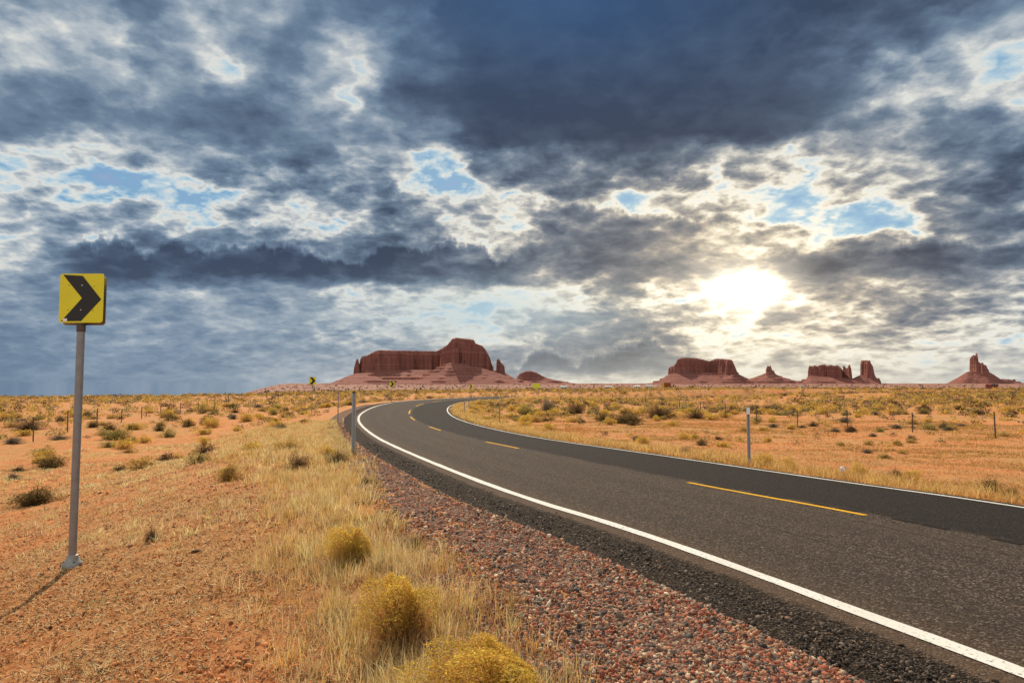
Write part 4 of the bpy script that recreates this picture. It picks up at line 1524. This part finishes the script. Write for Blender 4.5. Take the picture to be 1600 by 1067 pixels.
# specks: dark low trees and sage out on the plain
n = 2600
rr_ = np.exp(RNG.uniform(math.log(240), math.log(3200), n))
aa = RNG.uniform(R(-38), R(38), n)
xs, ys = rr_ * np.sin(aa), rr_ * np.cos(aa)
ws = RNG.uniform(1.0, 2.6, n) * (1 + rr_ / 1500)
nf = 10
u = RNG.normal(size=(n * nf, 3))
u[:, 2] = np.abs(u[:, 2])
u *= .42
P = np.repeat(np.c_[xs, ys, ground_z(xs, ys)], nf, 0) + u * np.repeat(np.c_[ws * .5, ws * .5, ws * .45], nf, 0)
tone = np.where(RNG.uniform(0, 1, (n, 1)) < .7, np.array([[.060, .045, .030]]), np.array([[.22, .17, .07]]))
parts.append(flecks(P, np.repeat(ws, nf) * .25, np.repeat(tone, nf, 0) * RNG.uniform(.8, 1.25, (n * nf, 1))))
o = link('scrub', mesh_np('scrub', *join(parts)), M['leaf'])
tag(o, 'mass of low yellow and dark scrub covering the far desert', 'scrub', kind='stuff')


# ------------------------------------------------------------------ dry grass
def grass():
    parts = []
    rg = RNG

    def tufts(X, Y, nb, hgt, wid, pal, spread, lean=.5):
        n = len(X)
        Z = ground_z(X, Y)
        N_ = n * nb
        hh = np.repeat(hgt, nb) * rg.uniform(.45, 1.1, N_)
        off = rg.normal(size=(N_, 2)) * np.repeat(spread, nb)[:, None]
        P = np.c_[np.repeat(X, nb) + off[:, 0], np.repeat(Y, nb) + off[:, 1], np.repeat(Z, nb) - .015]
        az = np.arctan2(off[:, 1], off[:, 0]) + rg.normal(0, .8, N_)
        ln = np.abs(rg.normal(lean, .3, N_))
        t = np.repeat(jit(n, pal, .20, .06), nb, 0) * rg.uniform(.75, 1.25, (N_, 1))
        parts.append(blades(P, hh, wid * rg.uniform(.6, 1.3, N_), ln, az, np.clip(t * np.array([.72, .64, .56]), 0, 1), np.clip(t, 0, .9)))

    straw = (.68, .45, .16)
    pale = (.80, .62, .32)
    rust = (.42, .21, .075)

    def clear(X, Y):
        # worn bare patch by the sign foot
        q = np.hypot((X - SIGN_P[0] + .35) / 1.5, (Y - SIGN_P[1] + .9) / 1.7)
        return q + fbm(X / .6, Y / .6, 3, 55) * .6 > 1

    def near_pts(n, r0, r1, a0, a1):
        r = np.sqrt(rg.uniform(r0 ** 2, r1 ** 2, n))
        a = rg.uniform(R(a0), R(a1), n)
        X, Y = r * np.sin(a), r * np.cos(a)
        ck = clear(X, Y)
        X, Y, r = X[ck], Y[ck], r[ck]
        d, s, _, _ = road_at(X, Y)
        return X, Y, r, d
    # band of pale straw along the foot of the gravel, left
    X, Y, r, d = near_pts(210000, 2.6, 45, -42, 12)
    e = -d - LEFT_E
    wgt = np.exp(-((e - np.interp(r, [3, 6, 12, 25, 45], [1.9, 1.85, 1.6, 1.7, 3.0])) / np.interp(r, [3, 8, 16, 40], [.48, .60, .95, 2.6])) ** 2)
    pt = fbm(X / .9, Y / .9, 3, 61)
    k = (rg.uniform(0, 1, len(X)) < wgt * (.80 + 1.3 * pt) * np.interp(r, [3, 8, 20, 45], [1.0, 1.0, .7, .35]))
    k &= e > np.interp(r, [3, 9, 14], [1.15, .95, .3])
    X, Y, r = X[k], Y[k], r[k]
    print('band tufts', len(X))
    X2, Y2, r2, d2 = near_pts(10000, 2.4, 7, -40, 20)
    e2 = -d2 - LEFT_E
    k = (e2 > 1.1) & (rg.uniform(0, 1, len(X2)) < np.exp(-((e2 - 1.9) / .5) ** 2) * np.clip(.55 + 1.5 * fbm(X2 / .7, Y2 / .7, 3, 62), 0, 1))
    X, Y, r = np.r_[X, X2[k]], np.r_[Y, Y2[k]], np.r_[r, r2[k]]
    half = rg.uniform(0, 1, len(X)) < .5
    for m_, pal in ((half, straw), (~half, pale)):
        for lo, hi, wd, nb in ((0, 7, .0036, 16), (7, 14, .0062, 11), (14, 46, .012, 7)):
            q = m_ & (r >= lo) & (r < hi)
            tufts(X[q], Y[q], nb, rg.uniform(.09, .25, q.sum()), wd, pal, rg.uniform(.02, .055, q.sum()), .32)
    # thin grass and dry stalks over the orange soil, left
    X, Y, r, d = near_pts(52000, 3.0, 60, -42, 4)
    e = -d - LEFT_E
    pt = fbm(X / 1.7, Y / 1.7, 4, 67)
    k = (e > 1.9) & (rg.uniform(0, 1, len(X)) < np.clip(.26 + .9 * pt, .03, 1) * np.interp(r, [3, 10, 30, 60], [1, .9, .6, .35]))
    X, Y, r = X[k], Y[k], r[k]
    print('thin tufts', len(X))
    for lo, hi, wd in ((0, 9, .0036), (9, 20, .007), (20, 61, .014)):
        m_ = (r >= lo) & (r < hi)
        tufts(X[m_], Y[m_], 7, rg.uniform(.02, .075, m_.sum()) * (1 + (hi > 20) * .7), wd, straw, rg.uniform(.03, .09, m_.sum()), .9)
    # scattered upright straw tufts on the open soil
    X, Y, r, d = near_pts(9000, 3.0, 40, -42, 2)
    e = -d - LEFT_E
    k = (e > 2.0) & (rg.uniform(0, 1, len(X)) < np.clip(.18 + 1.3 * fbm(X / 2.4, Y / 2.4, 3, 69), .02, 1))
    X, Y, r = X[k], Y[k], r[k]
    for lo, hi, wd in ((0, 9, .0036), (9, 20, .007), (20, 41, .013)):
        m_ = (r >= lo) & (r < hi)
        tufts(X[m_], Y[m_], 22, rg.uniform(.07, .19, m_.sum()), wd, pale, rg.uniform(.025, .08, m_.sum()), .55)
    # reddish stalks creeping on to the gravel
    X, Y, r, d = near_pts(9000, 3.0, 14, -30, 12)
    e = -d - LEFT_E
    pt = fbm(X / .8, Y / .8, 3, 71)
    k = (e > .7) & (e < 1.7) & (rg.uniform(0, 1, len(X)) < np.clip(.02 + 1.4 * pt, 0, 1) * sst(.6, 1.5, e))
    tufts(X[k], Y[k], 12, rg.uniform(.06, .17, k.sum()), .0032, rust, rg.uniform(.03, .07, k.sum()), .5)
    # verge right of the road
    s = rg.uniform(15, 150, 24000)
    i = np.clip((s / .4).astype(int), 0, len(RC) - 1)
    e = np.abs(rg.normal(0, 1, len(s))) * 1.15 + .05
    oo = RIGHT_E + e
    X, Y = RC[i, 0] + RN[i, 0] * oo, RC[i, 1] + RN[i, 1] * oo
    r = np.hypot(X, Y)
    k = (Y > 4) & (np.abs(np.arctan2(X, Y)) < R(42)) & (rg.uniform(0, 1, len(s)) < .55 + 1.2 * fbm(X / 2.2, Y / 2.2, 3, 73))
    X, Y, r = X[k], Y[k], r[k]
    print('verge tufts', len(X))
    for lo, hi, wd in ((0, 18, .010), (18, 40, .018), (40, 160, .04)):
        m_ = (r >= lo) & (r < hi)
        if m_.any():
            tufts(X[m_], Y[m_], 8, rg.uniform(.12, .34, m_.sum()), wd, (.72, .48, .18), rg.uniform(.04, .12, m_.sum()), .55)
    # sparse stubble on the graded strip, right
    X, Y, r, d = near_pts(140000, 10, 62, -4, 54)
    pt = fbm(X / 3.0, Y / 1.6, 4, 79)
    k = (d > RIGHT_E + 1.5) & (rg.uniform(0, 1, len(X)) < np.clip(.20 + 1.2 * pt, .02, 1))
    X, Y, r = X[k], Y[k], r[k]
    for lo, hi, wd in ((0, 30, .010), (30, 63, .020)):
        m_ = (r >= lo) & (r < hi)
        tufts(X[m_], Y[m_], 6, rg.uniform(.03, .14, m_.sum()), wd, (.52, .32, .11), rg.uniform(.04, .14, m_.sum()), .8)
    V, T, Cc = join(parts)
    print('grass tris', len(T))
    o = link('dry_grass', mesh_np('dry_grass', V, T, Cc), M['grass'])
    tag(o, 'dry straw grass along the gravel, verges and orange soil', 'grass', kind='stuff')


grass()


def litter():
    """bits of straw, dead twig and small clods lying on the soil"""
    n = 300000
    r = np.exp(RNG.uniform(math.log(3.2), math.log(34), n))
    a = RNG.uniform(R(-42), R(6), n)
    h2 = n // 3
    r[:h2] = np.exp(RNG.uniform(math.log(9), math.log(60), h2))
    a[:h2] = RNG.uniform(R(-4), R(42), h2)
    X, Y = r * np.sin(a), r * np.cos(a)
    d, s, _, _ = road_at(X, Y)
    e = np.where(d < 0, -d - LEFT_E, d - RIGHT_E)
    k = (e > 1.5) & (RNG.uniform(0, 1, n) < .80 + 1.0 * fbm(X / 1.3, Y / 1.3, 3, 83))
    X, Y, r = X[k], Y[k], r[k]
    n = len(X)
    Z = ground_z(X, Y)
    L = RNG.uniform(.008, .045, n) * (1 + r / 25)
    W = RNG.uniform(.0010, .0028, n) * (1 + r / 9)
    az = RNG.uniform(0, 6.28, n)
    tl = RNG.uniform(-.1, .5, n)
    dv = np.stack([np.cos(az) * L, np.sin(az) * L, tl * L], -1)
    sv = np.stack([-np.sin(az) * W, np.cos(az) * W, np.zeros(n)], -1)
    P = np.c_[X, Y, Z + .006]
    V = np.stack([P - dv * .2 - sv, P - dv * .2 + sv, P + dv + sv * .4, P + dv - sv * .4 + np.array([0, 0, .002])], 1).reshape(-1, 3)
    b = np.arange(n)[:, None] * 4
    T = np.concatenate([b + [0, 1, 2], b + [0, 2, 3]], 1).reshape(-1, 3)
    pick = RNG.uniform(0, 1, (n, 1))
    c = np.where(pick < .42, np.array([[.62, .43, .22]]), np.where(pick < .74, np.array([[.075, .042, .026]]), np.array([[.46, .20, .065]])))
    c = c * RNG.uniform(.7, 1.3, (n, 1))
    o = link('plant_litter', mesh_np('plant_litter', V, T, np.repeat(np.clip(c, 0, .9), 4, 0)), M['twig'])
    tag(o, 'scattered bits of dead straw and twig on orange soil', 'litter', kind='stuff')


litter()


# ------------------------------------------------------------------ gravel
ICO_V = np.array([(0, 0, 1), (.894, 0, .447), (.276, .851, .447), (-.724, .526, .447), (-.724, -.526, .447), (.276, -.851, .447),
                  (.724, .526, -.447), (-.276, .851, -.447), (-.894, 0, -.447), (-.276, -.851, -.447), (.724, -.526, -.447), (0, 0, -1)])
ICO_F = np.array([(0, 1, 2), (0, 2, 3), (0, 3, 4), (0, 4, 5), (0, 5, 1), (1, 6, 2), (2, 7, 3), (3, 8, 4), (4, 9, 5), (5, 10, 1),
                  (2, 6, 7), (3, 7, 8), (4, 8, 9), (5, 9, 10), (1, 10, 6), (6, 11, 7), (7, 11, 8), (8, 11, 9), (9, 11, 10), (10, 11, 6)])


def stones(X, Y, Z, S, colr):
    n = len(X)
    sc = S[:, None] * RNG.uniform(.55, 1.45, (n, 3)) * np.array([1, 1, .75])
    q = RNG.uniform(0, 6.28, n)
    V = ICO_V[None] * (1 + RNG.normal(0, .27, (n, 12, 1))) * sc[:, None]
    lim_ = RNG.uniform(.45, .95, (n, 1, 3)) * sc[:, None]
    V = np.clip(V, -lim_, lim_)
    tx = RNG.normal(0, .6, n)
    V[:, :, 2] += V[:, :, 0] * tx[:, None]
    c, s = np.cos(q)[:, None], np.sin(q)[:, None]
    V = np.stack([V[:, :, 0] * c - V[:, :, 1] * s, V[:, :, 0] * s + V[:, :, 1] * c, V[:, :, 2]], -1)
    V += np.stack([X, Y, Z], -1)[:, None]
    T = (ICO_F[None] + np.arange(n)[:, None, None] * 12).reshape(-1, 3)
    return V.reshape(-1, 3), T, np.repeat(colr, 12, 0)


def gravel():
    n = 400000
    r = np.exp(RNG.uniform(math.log(3.2), math.log(42), n))
    a = RNG.uniform(R(-24), R(40), n)
    X, Y = r * np.sin(a), r * np.cos(a)
    d, s, _, _ = road_at(X, Y)
    e = -d - LEFT_E
    lim = np.interp(r, [3, 5, 10, 20, 40], [1.7, 1.8, 1.65, 1.4, 1.3]) + fbm(X / .9, Y / .9, 3, 91) * .9
    k = (e > -.12 + fbm(s * 1.5, s * 0, 3, 92) * .3) & (e < lim) & (np.abs(np.arctan2(X, Y)) < R(40))
    k &= RNG.uniform(0, 1, n) < sst(0, .55, lim - e) * .97 + .03
    X, Y, r, e = X[k], Y[k], r[k], e[k]
    n = len(X)
    S = np.clip(np.exp(RNG.normal(math.log(.0090), .40, n)), .0035, .023) * np.interp(r, [3, 10, 40], [1, 1.2, 2.4])
    Z = np.where(e < .03, np.maximum(ground_z(X, Y), -9), ground_z(X, Y)) + S * .25
    pal = np.array([(.40, .125, .058), (.30, .080, .038), (.44, .215, .115), (.50, .33, .19), (.20, .145, .105), (.062, .046, .038), (.31, .22, .15), (.60, .46, .31), (.095, .070, .056)])
    pc = pal[RNG.choice(len(pal), n, p=[.19, .15, .15, .09, .12, .13, .07, .03, .07])] * RNG.uniform(.75, 1.2, (n, 1))
    A = stones(X, Y, Z, S, pc)
    print('stones', n)
    # crumbled dark chippings beside the seal
    n2 = 60000
    r = np.exp(RNG.uniform(math.log(3.2), math.log(22), n2))
    a = RNG.uniform(R(-20), R(42), n2)
    X, Y = r * np.sin(a), r * np.cos(a)
    d, s, zc, bk = road_at(X, Y)
    e = -d - 3.78 + fbm(s * 2.2, s * 0 + 3, 3, 95) * .22
    k = (e > 0) & (e < .75 + fbm(X / .5, Y / .5, 3, 96) * .35) & (RNG.uniform(0, 1, n2) < .25 + sst(0, .4, e) * .75)
    X, Y, r, d, zc, bk = [q[k] for q in (X, Y, r, d, zc, bk)]
    n2 = len(X)
    S = np.clip(np.exp(RNG.normal(math.log(.0085), .35, n2)), .004, .022) * np.interp(r, [3, 22], [1, 1.7])
    Z = zc - bk * d + S * .2 - .006 - .035 * sst(4.0, LEFT_E, -d)
    pal = np.array([(.072, .050, .035), (.12, .083, .058), (.042, .031, .024), (.19, .13, .09), (.30, .17, .10)])
    pc = pal[RNG.choice(5, n2, p=[.32, .28, .24, .12, .04])] * RNG.uniform(.75, 1.25, (n2, 1))
    Bq = stones(X, Y, Z, S, pc)
    print('chips', n2)
    # clods and chips of the soil itself
    n3 = 60000
    r = np.exp(RNG.uniform(math.log(3.2), math.log(26), n3))
    a = RNG.uniform(R(-42), R(2), n3)
    X, Y = r * np.sin(a), r * np.cos(a)
    d, s, zc, bk = road_at(X, Y)
    k = (-d - LEFT_E > 1.4) & (RNG.uniform(0, 1, n3) < .5 + 1.5 * fbm(X / .8, Y / .8, 3, 97))
    X, Y, r = X[k], Y[k], r[k]
    S = np.clip(np.exp(RNG.normal(math.log(.0055), .55, len(X))), .002, .03) * np.interp(r, [3, 26], [1, 2.2])
    pal = np.array([(.64, .22, .060), (.50, .16, .045), (.24, .09, .040), (.66, .40, .17), (.08, .045, .028)])
    Cq = stones(X, Y, ground_z(X, Y) + S * .2, S, pal[RNG.choice(5, len(X), p=[.34, .26, .16, .14, .10])] * RNG.uniform(.8, 1.2, (len(X), 1)))
    V, T, Cc = join([A, Bq, Cq])
    o = link('gravel', mesh_np('gravel', V, T, Cc), M['stone'])
    tag(o, 'reddish and grey roadside gravel with dark asphalt crumbs', 'gravel', kind='stuff')


gravel()
# bed of finer grit under the loose stones
grit, g, b = principled('grit_bed', .95, .15)
pos = g.n('ShaderNodeNewGeometry').outputs['Position']
vo = g.n('ShaderNodeTexVoronoi')
vo.inputs['Scale'].default_value = 42.
g.put(vo.inputs['Vector'], pos)
cr = g.sep(vo.outputs['Color'])[0]
g.put(b.inputs['Base Color'], g.ramp(cr, [(0, (.060, .032, .022)), (.3, (.19, .075, .043)), (.55, (.26, .13, .080)), (.75, (.10, .070, .055)), (.9, (.24, .16, .11)), (1, (.38, .28, .20))], 'CONSTANT'))
bp = g.n('ShaderNodeBump')
bp.inputs['Strength'].default_value = .5
bp.inputs['Distance'].default_value = .008
g.put(bp.inputs['Height'], g.m('MULTIPLY', vo.outputs['Distance'], -6.))
g.put(b.inputs['Normal'], bp.outputs[0])


def grit_sheet():
    m = (RS > 8) & (RS < 110)
    c, nrm, s = RC[m], RN[m], RS[m]
    V = []
    es = np.linspace(-.05, 1.0, 8)
    for j, e in enumerate(es):
        ee = e + (fbm(s * .9, s * 0, 4, 99) * .8 if j == len(es) - 1 else 0)
        oo = -(LEFT_E + ee)
        X, Y = c[:, 0] + nrm[:, 0] * oo, c[:, 1] + nrm[:, 1] * oo
        z = ground_z(X, Y) + .004
        if j == len(es) - 1:
            z = z - .05
        V.append(np.stack([X, Y, z], -1))
    V = np.stack(V, 1)
    n, k = V.shape[:2]
    idx = np.arange(n * k).reshape(n, k)
    T = np.stack([idx[:-1, :-1], idx[1:, :-1], idx[1:, 1:], idx[:-1, 1:]], -1).reshape(-1, 4)
    tag(link('gravel_bed', mesh_np('gravel_bed', V.reshape(-1, 3), T), grit), kind='structure')


grit_sheet()
